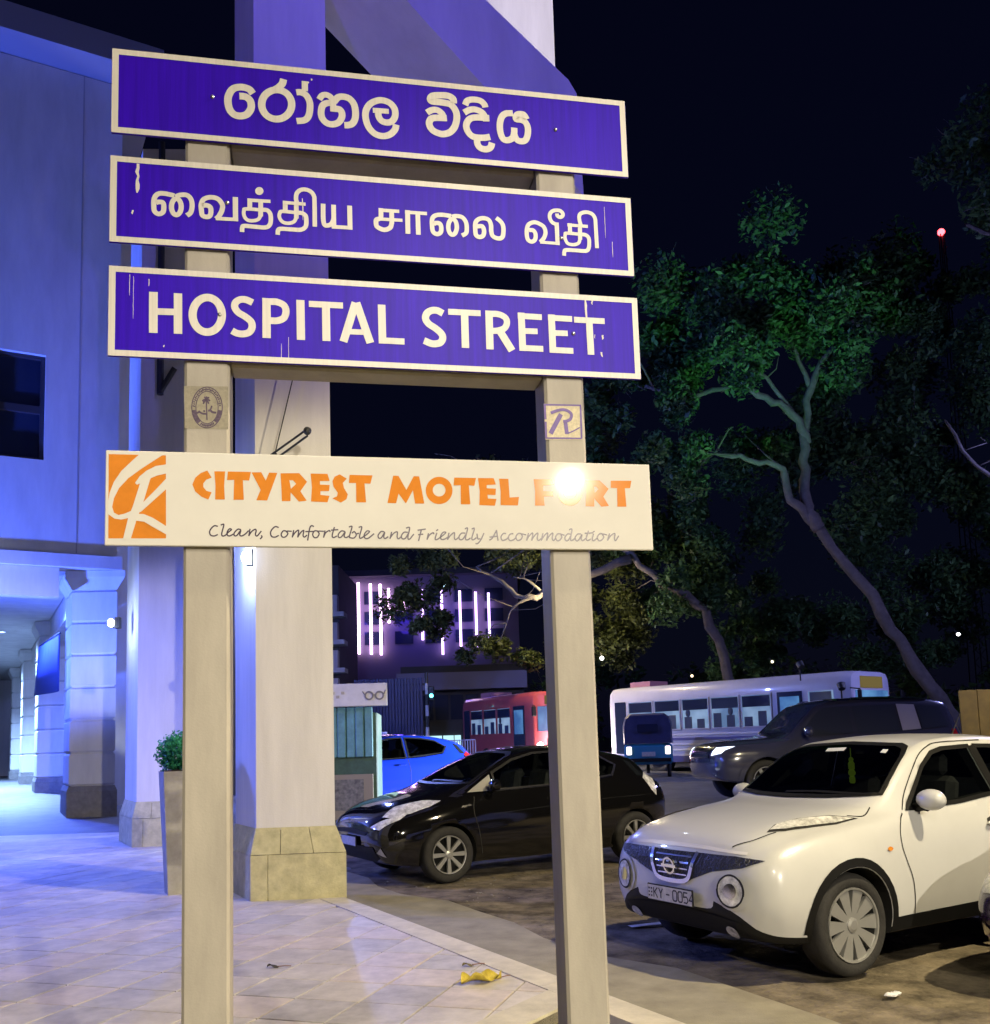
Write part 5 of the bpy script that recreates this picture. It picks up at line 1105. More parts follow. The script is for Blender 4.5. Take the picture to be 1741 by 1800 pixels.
dlo = [('side_window', [(1.50, 1.045), (1.66, 1.17), (1.86, 1.335), (2.02, 1.425), (2.16, 1.452), (2.50, 1.462), (2.545, 1.105), (2.1, 1.065)]), ('side_window', [(2.60, 1.11), (2.575, 1.462), (2.95, 1.448), (3.18, 1.405), (3.32, 1.33), (3.22, 1.19)])]
cj = Car('white_crossover', tuple(car_origin((2.40, 6.90), 0.80, 0.76, juke_sc)), RZ, 'white crossover car parked nose to the kerb, nearest at right', k_juke, M_whitep, ax_j, 0.335, 0.755, 'cars parked along the kerb', juke_sc, ns=96, bulge=0.035, cabin=(1.22, 3.70, .46), side_win=[p for _, p in dlo], front_win=j_ws)
cj.body.data.materials.append(M_trim)
for p in cj.body.data.polygons:
    if p.material_index == 0 and p.center.z < pchip([k[0] for k in k_juke], [k[1] for k in k_juke], p.center.x) + .058: p.material_index = 3
cj.furnish(2.02, 2.90, .60, 1.50)
def side_glass(c, polys, modes=('L', 'R')):
    for md in modes:
        for nm, p in polys: c.decal(nm, p, M_glass, md, 0.005, 0.07)
M_mesh = mat('grille_mesh', (0.012, 0.012, 0.013), 0.35, bump=1.0, bscale=60)
cj.decal('windscreen', j_ws, M_glass, 'F', 0.006, 0.07)
for md in ('L', 'R'):
    for q in dlo: cj.line('window_seal', q[1] + [q[1][0]], 0.030, M_trim, md, 0.007, sm=False)
    cj.line('door_pillar', [(2.572, 1.10), (2.56, 1.30), (2.54, 1.465)], 0.075, M_trim, md, 0.0065, sm=False)
cj.line('windscreen_seal', j_ws + [j_ws[0]], 0.022, M_trim, 'F', 0.008, sm=False)
side_glass(cj, dlo)
# quarter panel sticker, seams, handle, mirror
cj.line('door_gap', [(1.43, 1.02), (1.38, .98), (1.335, .90), (1.33, .80), (1.36, .70), (1.405, .58), (1.42, .45), (1.42, .33)], 0.009, M_seam)
cj.line('door_gap', [(2.56, 1.08), (2.60, .95), (2.61, .75), (2.60, .55), (2.57, .33)], 0.009, M_seam)
cj.line('door_gap', [(1.42, .335), (2.0, .33), (2.57, .335)], 0.008, M_seam, sm=False)
cj.line('pillar_gap', [(1.45, 1.04), (1.60, 1.19), (1.84, 1.385), (2.02, 1.472), (2.2, 1.50), (2.7, 1.505)], 0.008, M_seam)
cj.line('bonnet_gap', [(.10, -.50), (.2, -.60), (.36, -.64)], 0.008, M_seam, 'T')
cj.line('bonnet_gap', [(1.22, -.70), (1.10, -.735), (.98, -.70)], 0.008, M_seam, 'T')
cj.decal('door_handle', [(2.30, .90), (2.40, .918), (2.50, .91), (2.50, .885), (2.40, .876), (2.31, .88)], M_whitep, 'L', 0.022, 0.03, smooth_pts=3, thick=0.015)
cj.decal('handle_recess', [(2.33, .925), (2.40, .94), (2.47, .925), (2.47, .875), (2.40, .86), (2.34, .875)], M_seam, 'L', 0.002, 0.03, smooth_pts=3)
cj.mirror(1.60, 1.05, M_whitep)
cj.mirror(1.60, 1.05, M_whitep, 1)
cj.decal('side_repeater', [(1.16, .80), (1.19, .815), (1.22, .80), (1.19, .785)], M_amber, 'L', 0.008, 0.02, smooth_pts=3)
# nose: grille band, chrome vee with round emblem, lamps, lower bumper
g_out = [(-.74, .795), (-.55, .815), (-.28, .815), (0, .812), (.28, .815), (.55, .815), (.74, .795), (.62, .745), (.40, .71), (.20, .64), (.14, .605), (-.14, .605), (-.20, .64), (-.40, .71), (-.62, .745)]
gr = cj.decal('grille', g_out, M_mesh, 'F', 0.006, 0.05)
for sy in (-1, 1):
    for kx in range(7):
        y0 = sy * (0.25 + kx * 0.062)
        cj.line('grille_bar', [(y0, .735 + .008 * kx), (y0 + sy * .03, .805)], 0.005, mat('grille_grey', (0.06, 0.06, 0.065), 0.4), 'F', 0.010, gr, sm=False)
for zz in (.66, .70, .74, .78): cj.line('grille_slat', [(-.15 - (zz - .66) * .3, zz), (0, zz), (.15 + (zz - .66) * .3, zz)], 0.009, M_chrome, 'F', 0.010, gr, sm=False)
cj.line('chrome_vee', [(-.235, .815), (-.20, .70), (-.15, .628), (0, .612), (.15, .628), (.20, .70), (.235, .815)], 0.030, M_chrome, 'F', 0.016, gr)
h, n = cj.project((0, .715), 'F')
em = MB(); Mx = Matrix.Translation(h + n * 0.03) @ Matrix.Rotation(-pi / 2 - 0.15, 4, 'Y')
em.lathe([(0.046, -0.006), (0.060, -0.006), (0.060, 0.008), (0.046, 0.008), (0.046, -0.006)], 28, Mx)
R_ = Mx.to_3x3()
em.box(Mx @ Vector((0, 0, 0.004)), (0.020, 0.15, 0.014), R_)
em.build('round_emblem', M_chrome, gr)
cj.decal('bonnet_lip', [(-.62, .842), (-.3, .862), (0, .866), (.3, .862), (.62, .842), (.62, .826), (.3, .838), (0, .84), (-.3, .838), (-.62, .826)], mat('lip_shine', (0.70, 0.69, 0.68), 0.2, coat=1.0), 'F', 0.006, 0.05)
for sy in (-1, 1):
    cc = (sy * .555, .600)
    cj.decal('headlamp_bowl', [(cc[0] + .135 * cos(a * pi / 12), cc[1] + .125 * sin(a * pi / 12)) for a in range(24)], M_whitep, 'F', 0.010, 0.04)
    hl = cj.decal('headlamp', [(cc[0] + .092 * cos(a * pi / 12), cc[1] + .092 * sin(a * pi / 12)) for a in range(24)], M_lampg, 'F', 0.020, 0.03)
    cj.line('headlamp_rim', [(cc[0] + .096 * cos(a * pi / 12), cc[1] + .096 * sin(a * pi / 12)) for a in range(25)], 0.012, M_seam, 'F', 0.022, hl)
    cj.decal('headlamp_reflector', [(cc[0] + .048 * cos(a * pi / 8), cc[1] + .048 * sin(a * pi / 8)) for a in range(16)], M_chrome, 'F', 0.024, 0.03, hl)
    up = [(.34, sy * .60), (.44, sy * .575), (.62, sy * .595), (.84, sy * .665), (1.00, sy * .735), (.82, sy * .73), (.60, sy * .69), (.44, sy * .65)]
    lm = cj.decal('running_lamp', up, M_lampg, 'T', 0.010, 0.035)
    cj.decal('lamp_shell', [(.31, sy * .605), (.43, sy * .563), (.63, sy * .582), (.86, sy * .655), (1.04, sy * .742), (.82, sy * .742), (.59, sy * .703), (.42, sy * .663)], M_seam, 'T', 0.004, 0.04, lm)
    cj.decal('fog_lamp', [(sy * .50 + .05 * cos(a * pi / 8), .335 + .04 * sin(a * pi / 8)) for a in range(16)], M_lampg, 'F', 0.016, 0.03)
cj.decal('lower_intake', [(-.60, .40), (-.40, .43), (0, .45), (.40, .43), (.60, .40), (.58, .33), (.45, .30), (0, .31), (-.45, .30), (-.58, .33)], M_trim, 'F', 0.008, 0.05)
plate(cj, -0.035, .515, .48, .115, 'KY - 0054')
for md in ('L', 'R'):
    for ax in ax_j:
        R0, R1 = .382, .44
        pl = [(ax + R0 * cos(t), .335 + R0 * sin(t)) for t in [pi * (k / 20 * 1.12 - .06) for k in range(21)]]
        pl += [(ax + R1 * cos(t), .335 + R1 * sin(t)) for t in [pi * (1.06 - k / 20 * 1.12) for k in range(21)]]
        cj.decal('arch_lip', pl, M_trim, md, 0.006, 0.05)
    cj.decal('sill_cladding', [(1.20, .34), (2.90, .36), (2.94, .25), (1.18, .25)], M_trim, md, 0.005, 0.07)
b = MB(); b.tube([(3.2, 0, 1.545), (3.35, 0, 1.74)], [0.006, 0.003], 6); b.build('antenna', M_trim, cj.root)
# things seen through the windscreen and the side glass
b = MB(); b.tube([(1.93, .03, 1.47), (1.93, .03, 1.36)], .004, 5); b.cbox((1.93, .03, 1.325), (.03, .06, .07), .012); b.ball((1.93, .03, 1.27), (.018, .035, .03), 10, 6); b.cbox((1.93, .03, 1.215), (.03, .055, .06), .012); b.ball((1.93, .03, 1.375), (.016, .022, .022), 8, 6)
b.build('hanging_ornament', mat('green_ornament', (0.42, 0.62, 0.06), 0.5, emit=(0.4, 0.6, 0.05), estr=0.12), cj.root, True)
b = MB(); b.cbox((1.96, 0, 1.475), (.04, .22, .06), .015); b.build('rear_view_mirror', M_trim, cj.root)
cj.decal('windscreen_sticker', [(-.05, 1.47), (.13, 1.465), (.12, 1.44), (-.06, 1.445)], mat('sticker_white', (0.55, 0.57, 0.55), 0.5), 'F', 0.009, 0.04)
cj.decal('windscreen_sticker', [(-.44, 1.45), (-.39, 1.455), (-.40, 1.43), (-.45, 1.425)], mat('sticker_white', (0.6, 0.6, 0.6), 0.5), 'F', 0.009, 0.04)
cj.line('wiper', [(-.62, 1.145), (-.2, 1.155), (.1, 1.148)], 0.012, M_trim, 'F', 0.012)

# ------------------------------------------------------------------ black hatchback
M_blackp = mat('black_paint', (0.0045, 0.0043, 0.004), 0.08, coat=1.0)
k_aqua = [
 (0.00, .40, .56, .64, .42, .48, .46, .36, .03), (0.04, .34, .60, .70, .58, .64, .60, .48, .04), (0.14, .24, .66, .78, .70, .75, .69, .54, .05), (0.32, .20, .72, .86, .77, .81, .74, .58, .05),
 (0.60, .18, .79, .93, .80, .835, .77, .60, .05), (0.90, .18, .84, 1.00, .80, .835, .78, .62, .05), (1.15, .18, .87, 1.09, .80, .835, .785, .64, .05), (1.50, .18, .90, 1.26, .80, .835, .78, .61, .06),
 (1.90, .18, .92, 1.40, .80, .835, .775, .57, .06), (2.25, .18, .94, 1.445, .80, .835, .77, .55, .06), (2.7, .18, .96, 1.43, .80, .835, .765, .54, .06), (3.2, .20, .98, 1.36, .80, .835, .76, .52, .06),
 (3.6, .24, .97, 1.26, .78, .82, .72, .50, .06), (3.8, .30, .95, 1.08, .72, .77, .68, .48, .05), (3.94, .36, .86, .96, .62, .68, .60, .44, .05), (3.995, .42, .78, .84, .5, .55, .5, .38, .03)]
M_tintq = mat('quarter_tint', (0.01, 0.012, 0.014), 0.05)
def hatchback(name, loc, label, paint, keys=k_aqua, sc=1.0, detail=True, rz=RZ, wr=.302, axles=(.80, 3.35), group='cars parked along the kerb'):
    kz = (lambda z: 1.07 * z if z > 1.0 else z) if keys is not k_aqua else (lambda z: z)
    h_ws = [(-.64, 1.045), (0, 1.035), (.64, 1.045), (.59, 1.20), (.50, 1.335), (.40, 1.365), (0, 1.38), (-.40, 1.365), (-.50, 1.335), (-.59, 1.20)]
    h_side = [[(1.45, .96), (1.46, 1.15), (1.75, 1.285), (2.05, 1.352), (2.30, 1.362), (2.32, .985)], [(2.38, .99), (2.37, 1.36), (2.7, 1.345), (3.0, 1.29), (3.22, 1.17), (3.10, 1.05)]]
    h_rear = [(-.50, 1.06), (.50, 1.06), (.44, 1.24), (-.44, 1.24)]
    c = Car(name, loc, rz, label, keys, paint, axles, wr, .745, group, sc, ns=84, cabin=(1.16, 3.52, .42), side_win=h_side, front_win=h_ws, rear_win=h_rear)
    c.furnish(1.98, 2.85, .52, 1.40, M_seat_l if paint is M_blackp else None)
    c.decal('windscreen', h_ws, M_glass, 'F', 0.006, 0.07)
    for md in ('L', 'R'):
        c.decal('quarter_glass', [(1.10, .945), (1.42, 1.13), (1.42, .955)], mat('pale_quarter', (0.30, 0.29, 0.25), 0.3) if paint is M_blackp else M_tintq, md, 0.006, 0.06)
        for q in h_side:
            c.decal('side_window', q, M_glass, md, 0.005, 0.07); c.line('window_seal', q + [q[0]], 0.026, M_trim, md, 0.007, sm=False)
        c.line('waist_strip', [(1.45, .952), (2.0, .968), (2.6, .99), (3.1, 1.04)], 0.014, M_chrome, md, 0.008)
        c.line('door_gap', [(1.16, .90), (1.12, .75), (1.17, .55), (1.22, .28)], 0.008, M_seam, md)
        c.line('door_gap', [(2.35, .96), (2.38, .70), (2.36, .30)], 0.008, M_seam, md)
        c.decal('door_handle', [(2.12, .86), (2.28, .868), (2.28, .84), (2.12, .835)], M_chrome if paint is M_blackp else paint, md, 0.02, 0.03, thick=0.012)
        c.decal('tail_lamp', [(3.70, .78), (3.76, .98), (3.66, 1.06), (3.58, 1.0), (3.63, .85)], M_lampg if paint is M_blackp else M_red, md, 0.008, 0.05)
        c.decal('rear_glass', [(3.50, 1.03), (3.62, 1.02), (3.50, 1.2), (3.40, 1.22)], M_tintq, md, 0.004, 0.06)
        if detail: c.line('body_crease', [(1.35, .70), (2.2, .75), (3.0, .79), (3.5, .80)], 0.006, mat('crease', (0.02, 0.02, 0.02), 0.2, coat=1), md, 0.004)
    for sy in (-1, 1):
        c.decal('headlamp', [(.14, sy * .56), (.30, sy * .52), (.60, sy * .60), (.78, sy * .70), (.62, sy * .745), (.40, sy * .735), (.22, sy * .68)], M_lampg, 'T', 0.008, 0.04)
        c.decal('headlamp', [(sy * .50, .62), (sy * .60, .69), (sy * .72, .76), (sy * .735, .70), (sy * .66, .60)], M_lampg, 'F', 0.009, 0.04)
        c.decal('fog_trim', [(sy * .60, .36), (sy * .68, .42), (sy * .70, .32)], M_chrome, 'F', 0.010, 0.03)
        c.mirror(1.38, .965, paint, sy, (0.075, 0.10, 0.065))
    c.decal('grille', [(-.50, .575), (0, .60), (.50, .575), (.40, .535), (0, .545), (-.40, .535)], M_trim, 'F', 0.008, 0.05)
    c.decal('lower_intake', [(-.55, .42), (.55, .42), (.62, .30), (.45, .25), (-.45, .25), (-.62, .30)], M_trim, 'F', 0.008, 0.05)
    h, n = c.project((0, .66), 'F')
    if h is not None:
        e = MB(); Mx = Matrix.Translation(h + n * 0.01) @ Matrix.Rotation(-pi / 2 - 0.3, 4, 'Y')
        for rx, ry in ((0.05, 0.07), (0.018, 0.048)):
            e.add([Mx @ Vector((rx * (1 + d) * cos(a * pi / 12), ry * (1 + d) * sin(a * pi / 12), 0.004 + 0.001 * (rx < .03))) for d in (0.09, -0.09) for a in range(24)], [(a, (a + 1) % 24, (a + 1) % 24 + 24, a + 24) for a in range(24)])
        e.build('oval_emblem', M_chrome, c.root)
    c.line('windscreen_seal', h_ws + [h_ws[0]], 0.022, M_trim, 'F', 0.008, sm=False)
    c.line('wiper', [(-.55, 1.055), (-.1, 1.065), (.1, 1.06)], 0.014, M_trim, 'F', 0.014)
    c.decal('rear_screen', h_rear, M_glass, 'B', 0.006, 0.07)
    plate(c, -0.03, .46, .44, .11)
    return c
Car.spokes = 8; Car.rimf = 0.68
ca = hatchback('black_hatchback', tuple(car_origin((-0.69, 11.90), .80, .745, 1.13)), 'glossy black hatchback parked behind the right post', M_blackp, sc=1.13)
ca.line('wing_badge', [(.98, .80), (1.10, .815)], 0.018, M_chrome, 'L', 0.006, sm=False)
# ------------------------------------------------------------------ blue hatchback, farther along the row
M_bluep = mat('blue_paint', (0.006, 0.026, 0.32), 0.22, coat=1.0)
k_fit = [(x, zb, zs * 1.06, zt * 1.07 if zt > 1.0 else zt * 1.1, ws, wm, wb, wt * 1.04, cr) for (x, zb, zs, zt, ws, wm, wb, wt, cr) in k_aqua]
pf = Vector((-0.85, 22.2, gz(19))) - U2 * 4.45
cb = hatchback('blue_hatchback', (pf.x, pf.y, 0.27), 'bright blue hatchback parked beyond the black one, beside the kiosk', M_bluep, sc=1.14, detail=False)
# ------------------------------------------------------------------ dark violet car whose headlamp corner reaches into the frame
M_viop = mat('violet_paint', (0.030, 0.014, 0.085), 0.2, coat=1.0)
pv = Vector((3.475, 5.88, 0))
cv_ = hatchback('violet_car', tuple(pv), 'dark violet car whose headlamp corner shows at the right edge', M_viop, sc=1.0, detail=False)
# ------------------------------------------------------------------ dark four-wheel drive passing on the road
M_navyp = mat('navy_paint', (0.035, 0.037, 0.060), 0.18, coat=1.0)
k_suv = [
 (0.00, .55, .80, .92, .50, .58, .56, .46, .03), (0.05, .46, .86, .99, .66, .74, .70, .58, .04), (0.18, .40, .95, 1.08, .80, .86, .80, .66, .05), (0.50, .36, 1.03, 1.14, .86, .92, .84, .70, .05),
 (1.20, .34, 1.07, 1.18, .88, .935, .86, .72, .05), (1.45, .34, 1.09, 1.26, .88, .935, .86, .73, .05), (1.75, .34, 1.10, 1.52, .88, .935, .855, .69, .06), (2.10, .34, 1.11, 1.78, .88, .935, .85, .66, .06),
 (2.5, .34, 1.12, 1.85, .88, .935, .85, .655, .06), (3.2, .34, 1.13, 1.87, .88, .935, .85, .65, .06), (4.2, .36, 1.14, 1.84, .88, .935, .85, .645, .06), (4.65, .42, 1.14, 1.78, .86, .91, .83, .63, .07), (4.85, .48, 1.10, 1.45, .80, .86, .78, .62, .06), (4.95, .55, 1.0, 1.15, .7, .74, .7, .6, .05)]
Car.spokes = 6
RZ4 = radians(8)
cp = Car('dark_four_wheel_drive', (4.42, 21.0, 0.24), RZ4, 'dark four-wheel drive car on the road behind the white crossover', k_suv, M_navyp, (.92, 3.70), .385, .80, 'vehicles on the road', 1.16, ns=80, bulge=0.03)
M_tint = mat('tinted_glass', (0.03, 0.035, 0.05), 0.06, spec=0.7)
cp.decal('windscreen', [(-.70, 1.24), (.70, 1.24), (.60, 1.74), (0, 1.77), (-.60, 1.74)], M_tint, 'F', 0.006, 0.09)
M_tint = mat('tinted_glass', (0.03, 0.035, 0.05), 0.06, spec=0.7)
for md in ('L', 'R'):
    cp.decal('side_window', [(1.62, 1.17), (2.02, 1.58), (2.16, 1.68), (2.66, 1.70), (2.68, 1.20)], M_tint, md, 0.006, 0.09)
    cp.decal('side_window', [(2.76, 1.20), (2.74, 1.70), (3.58, 1.71), (3.62, 1.22)], M_tint, md, 0.006, 0.09)
    cp.decal('pillar_panel', [(3.66, 1.22), (3.64, 1.72), (4.0, 1.70), (4.04, 1.24)], mat('silver_pillar', (0.45, 0.42, 0.46), 0.3, metal=0.4), md, 0.007, 0.09)
    cp.decal('side_window', [(4.07, 1.24), (4.04, 1.69), (4.5, 1.66), (4.62, 1.28)], M_tint, md, 0.006, 0.09)
    cp.line('roof_rail', [(2.3, 1.80), (3.2, 1.83), (4.3, 1.80)], 0.03, M_chrome, md, 0.03)
    cp.line('door_gap', [(1.58, 1.10), (1.60, .8), (1.62, .45)], 0.012, M_seam, md)
    cp.line('door_gap', [(2.72, 1.16), (2.74, .8), (2.72, .45)], 0.012, M_seam, md)
    for ax in (.92, 3.70):
        pl = [(ax + .44 * cos(t), .385 + .44 * sin(t)) for t in [pi * (k / 18 * 1.1 - .05) for k in range(19)]] + [(ax + .53 * cos(t), .385 + .53 * sin(t)) for t in [pi * (1.05 - k / 18 * 1.1) for k in range(19)]]
        cp.decal('arch_flare', pl, M_navyp, md, 0.022, 0.08)
M_headl = emis('headlight_on', (0.75, 0.85, 1.0), 3.0)
for sy in (-1, 1):
    cp.decal('headlamp', [(sy * .56, .86), (sy * .78, .90), (sy * .82, 1.02), (sy * .60, 1.0)], M_headl, 'F', 0.012, 0.05)
    cp.decal('tail_lamp', [(4.64, .98), (4.78, .98), (4.76, 1.22), (4.66, 1.22)], M_red, 'L' if sy < 0 else 'R', 0.012, 0.06)
    cp.mirror(1.75, 1.19, M_navyp, sy, (0.09, 0.14, 0.10))
cp.decal('grille', [(-.45, .82), (.45, .82), (.48, 1.0), (-.48, 1.0)], M_chrome, 'F', 0.012, 0.06)
lamp('headlight_beam', 'SPOT', tuple(cp.root.matrix_basis @ Vector((-0.25, 0, .92))), 14000, (0.75, 0.85, 1.0), 0.1, aim=tuple(cp.root.matrix_basis @ Vector((-8, 0, -0.2))), cone=radians(60), blend=0.5)
# ------------------------------------------------------------------ buses
M_pale_bus = mat('bus_pale', (0.50, 0.49, 0.58), 0.35, coat=0.5, var=0.06, vscale=2)
M_red_bus = mat('bus_red', (0.40, 0.07, 0.08), 0.3, coat=0.6, var=0.1, vscale=2)
M_bus_stripe = mat('bus_stripe', (0.10, 0.10, 0.28), 0.4)
def lit_glass(name, c0, c1, st, sc):
    if name in MATS: return MATS[name]
    m = bpy.data.materials.new(name); m.use_nodes = True; nt = m.node_tree; p = nt.nodes['Principled BSDF']
    tc = nt.nodes.new('ShaderNodeTexCoord'); nz = nt.nodes.new('ShaderNodeTexNoise'); nz.inputs['Scale'].default_value = sc; nz.inputs['Detail'].default_value = 3
    cr = nt.nodes.new('ShaderNodeValToRGB'); cr.color_ramp.elements[0].position = 0.38; cr.color_ramp.elements[1].position = 0.66
    cr.color_ramp.elements[0].color = (*c0, 1); cr.color_ramp.elements[1].color = (*c1, 1)
    nt.links.new(tc.outputs['Object'], nz.inputs['Vector']); nt.links.new(nz.outputs['Fac'], cr.inputs['Fac'])
    nt.links.new(cr.outputs['Color'], p.inputs['Emission Color']); p.inputs['Emission Strength'].default_value = st
    p.inputs['Base Color'].default_value = (0.02, 0.02, 0.03, 1); p.inputs['Roughness'].default_value = 0.08
    MATS[name] = m
    return m
M_busg = lit_glass('bus_window_lit', (0.16, 0.28, 0.52), (0.42, 0.62, 0.95), 0.62, 1.1)
M_busd = mat('bus_window_dark', (0.015, 0.02, 0.05), 0.1)
M_busf = lit_glass('bus_front_lit', (0.05, 0.16, 0.45), (0.16, 0.42, 0.80), 0.7, 1.2)
M_board = emis('destination_glow', (0.55, 0.42, 0.15), 0.28)
def bus(name, loc, rz, L, label, paint, front_lights=0.0, door_at=0.74, stripes=True):
    """x: from the rear (0) to the front (L); camera side is -y"""
    t = thing(name, loc, rz, label, 'bus', 'vehicles on the road')
    W, H, z0 = 1.22, 3.02, 0.42
    prof = [(-W, z0), (-W, 2.5), (-W * 0.97, 2.82), (-W * 0.86, 2.97), (-W * 0.6, H), (W * 0.6, H), (W * 0.86, 2.97), (W * 0.97, 2.82), (W, 2.5), (W, z0)]
    xs = [0, 0.06, 0.2, L - 0.45, L - 0.16, L - 0.03, L]
    sc = [0.93, 0.97, 1.0, 1.0, 0.985, 0.95, 0.90]
    b = MB(); vs = []; fs = []; n = len(prof)
    for x, s_ in zip(xs, sc):
        for y, z in prof: vs.append((x, y * s_, 1.6 + (z - 1.6) * (0.5 + 0.5 * s_) if z > 1.6 else z))
    for i in range(len(xs) - 1):
        for k in range(n):
            a = i * n + k; c = i * n + (k + 1) % n
            fs.append((a, c, c + n, a + n))
    fs.append(tuple(range(n))); fs.append(tuple(reversed(range((len(xs) - 1) * n, len(xs) * n))))
    b.add(vs, fs); o = b.build('body', paint, t)
    bm = bmesh.new(); bm.from_mesh(o.data); bmesh.ops.recalc_face_normals(bm, faces=bm.faces); bm.to_mesh(o.data); bm.free()
    smooth_by_angle(o, 40)
    y = -W - 0.012
    def panel(nm, x0, x1, za, zb, m, par=t, dy=0.0, th=0.02):
        q = MB(); q.cbox(((x0 + x1) / 2, y - dy, (za + zb) / 2), (x1 - x0, th, zb - za), 0.006); return q.build(nm, m, par)
    nw = int((L * door_at - 0.9) / 1.15); x = 0.95
    panel('rear_door', 0.30, 0.80, 0.7, 2.5, M_busd)
    for i in range(nw):
        w = panel('window', x, x + 1.03, 1.50, 2.46, M_busg)
        panel('window_vent', x + 0.02, x + 1.01, 2.10, 2.44, M_busd, w, 0.012)
        for sx_ in (0.22, 0.72):
            q = MB(); hh = 0.30 + 0.16 * ((i * 7 + int(sx_ * 10)) % 3) / 2
            q.cbox((x + sx_, y - 0.011, 1.50 + hh / 2), (0.30, 0.012, hh), 0.005); q.build('seat_back', mat('bus_seat', (0.03, 0.05, 0.10), 0.7), w)
            if (i * 3 + int(sx_ * 10)) % 4 == 0:
                q = MB(); q.ball((x + sx_, y - 0.012, 1.50 + hh + 0.12), (0.10, 0.012, 0.13), 12, 8); q.build('headrest', mat('bus_seat', (0.03, 0.05, 0.10), 0.7), w, True)
        q = MB()
        for (xa, xb, za, zb) in ((x - 0.03, x + 1.06, 1.46, 1.50), (x - 0.03, x + 1.06, 2.46, 2.50), (x - 0.03, x, 1.50, 2.46), (x + 1.03, x + 1.06, 1.50, 2.46)):
            q.box(((xa + xb) / 2, y - 0.012, (za + zb) / 2), (xb - xa, 0.03, zb - za))
        q.build('window_frame', paint, w)
        x += 1.15
    panel('front_door', x + 0.1, x + 0.95, 0.6, 2.5, M_busd)
    panel('door_glass', x + 0.2, x + 0.85, 1.45, 2.35, M_busf, t, 0.014)
    if x + 1.2 < L - 0.5:
        w = panel('window', x + 1.15, L - 0.55, 1.50, 2.46, M_busg); panel('window_vent', x + 1.2, L - 0.6, 2.10, 2.44, M_busd, w, 0.012)
    if stripes:
        for zc, h in ((1.30, 0.05), (1.16, 0.09), (0.98, 0.05), (0.80, 0.05)): panel('side_rail', 0.85, L - 0.4, zc - h / 2, zc + h / 2, M_bus_stripe if h > 0.06 else mat('bus_rail', (0.7, 0.7, 0.75), 0.3), t, 0.006)
    panel('skirt', 0.1, L - 0.1, 0.40, 0.62, M_bus_stripe, t, 0.004)
    # front
    q = MB(); q.cbox((L + 0.012, 0, 1.98), (0.03, W * 1.62, 0.92), 0.01); q.build('windscreen', M_busf, t)
    q = MB(); q.cbox((L + 0.012, 0, 2.68), (0.03, W * 1.1, 0.34), 0.01); q.build('destination_board', M_board, t)
    q = MB(); q.cbox((L + 0.03, 0, 0.62), (0.10, W * 1.75, 0.24), 0.02); q.build('bumper', M_trim, t)
    q = MB(); q.cbox((L + 0.012, 0, 1.12), (0.03, 1.2, 0.26), 0.01); q.build('grille', M_trim, t)
    for sy in (-1, 1):
        q = MB(); q.lathe([(0.0, 0.03), (0.13, 0.03), (0.15, 0.0)], 18, Matrix.Translation((L + 0.01, sy * 0.92, 0.98)) @ Matrix.Rotation(pi / 2, 4, 'Y'))
        q.build('headlamp', emis('bus_head_' + name, (1.0, 0.95, 0.92), 14.0 if front_lights else 0.5), t)
        for xa in (2.2, L - 2.3):
            Mx = Matrix.Translation((xa, sy * (W - 0.14), 0.48)) @ Matrix.Rotation(-sy * pi / 2, 4, 'X')
            q = MB(); q.lathe([(0.28, -0.13), (0.46, -0.13), (0.485, -0.08), (0.485, 0.1), (0.46, 0.15), (0.28, 0.14), (0.2, 0.05), (0, 0.05)], 28, Mx); q.build('wheel', M_tyre, t, True)
        q = MB(); q.tube([(L - 0.05, sy * W * 0.95, 2.5), (L + 0.3, sy * W * 1.05, 2.45)], 0.02, 6); q.cbox((L + 0.3, sy * W * 1.08, 2.25), (0.06, 0.18, 0.36), 0.02); q.build('mirror', M_trim, t)
    q = MB(); q.box((0.9, 0, 3.12), (0.9, 1.0, 0.2)); q.build('roof_rack', mat('rack_pink', (0.35, 0.16, 0.22), 0.7), t)
    for i in range(3): lamp('bus_interior_light', 'POINT', (1.5 + i * (L - 3) / 2, -1.5, 2.0), 0.01, (0.5, 0.7, 1), 0.1).parent = t
    if front_lights:
        l = lamp('bus_headlight_beam', 'POINT', (L + 0.5, 0, 1.1), front_lights, (1.0, 0.86, 0.85), 0.25); l.parent = t
    return t
hb_ = Vector((.67, -.742, 0)); nb_ = Vector((.742, .67, 0)); fb_ = Vector((10.15, 27.2, 0)) + nb_ * 1.22 - hb_ * 9.2
bw = bus('pale_bus', (fb_.x, fb_.y, 0.40), atan2(hb_.y, hb_.x), 9.2, 'pale bus with lit blue windows behind the dark four-wheel drive', M_pale_bus)
pa = Vector((-1.45, 40.0, 0)); pb = Vector((1.35, 34.8, 0)); d_ = pb - pa
br = bus('red_bus', (pa.x + 1.0, pa.y + 0.7, 0.46), atan2(d_.y, d_.x), d_.length, 'red bus with glaring headlamps seen left of the right post', M_red_bus, 800, stripes=False)
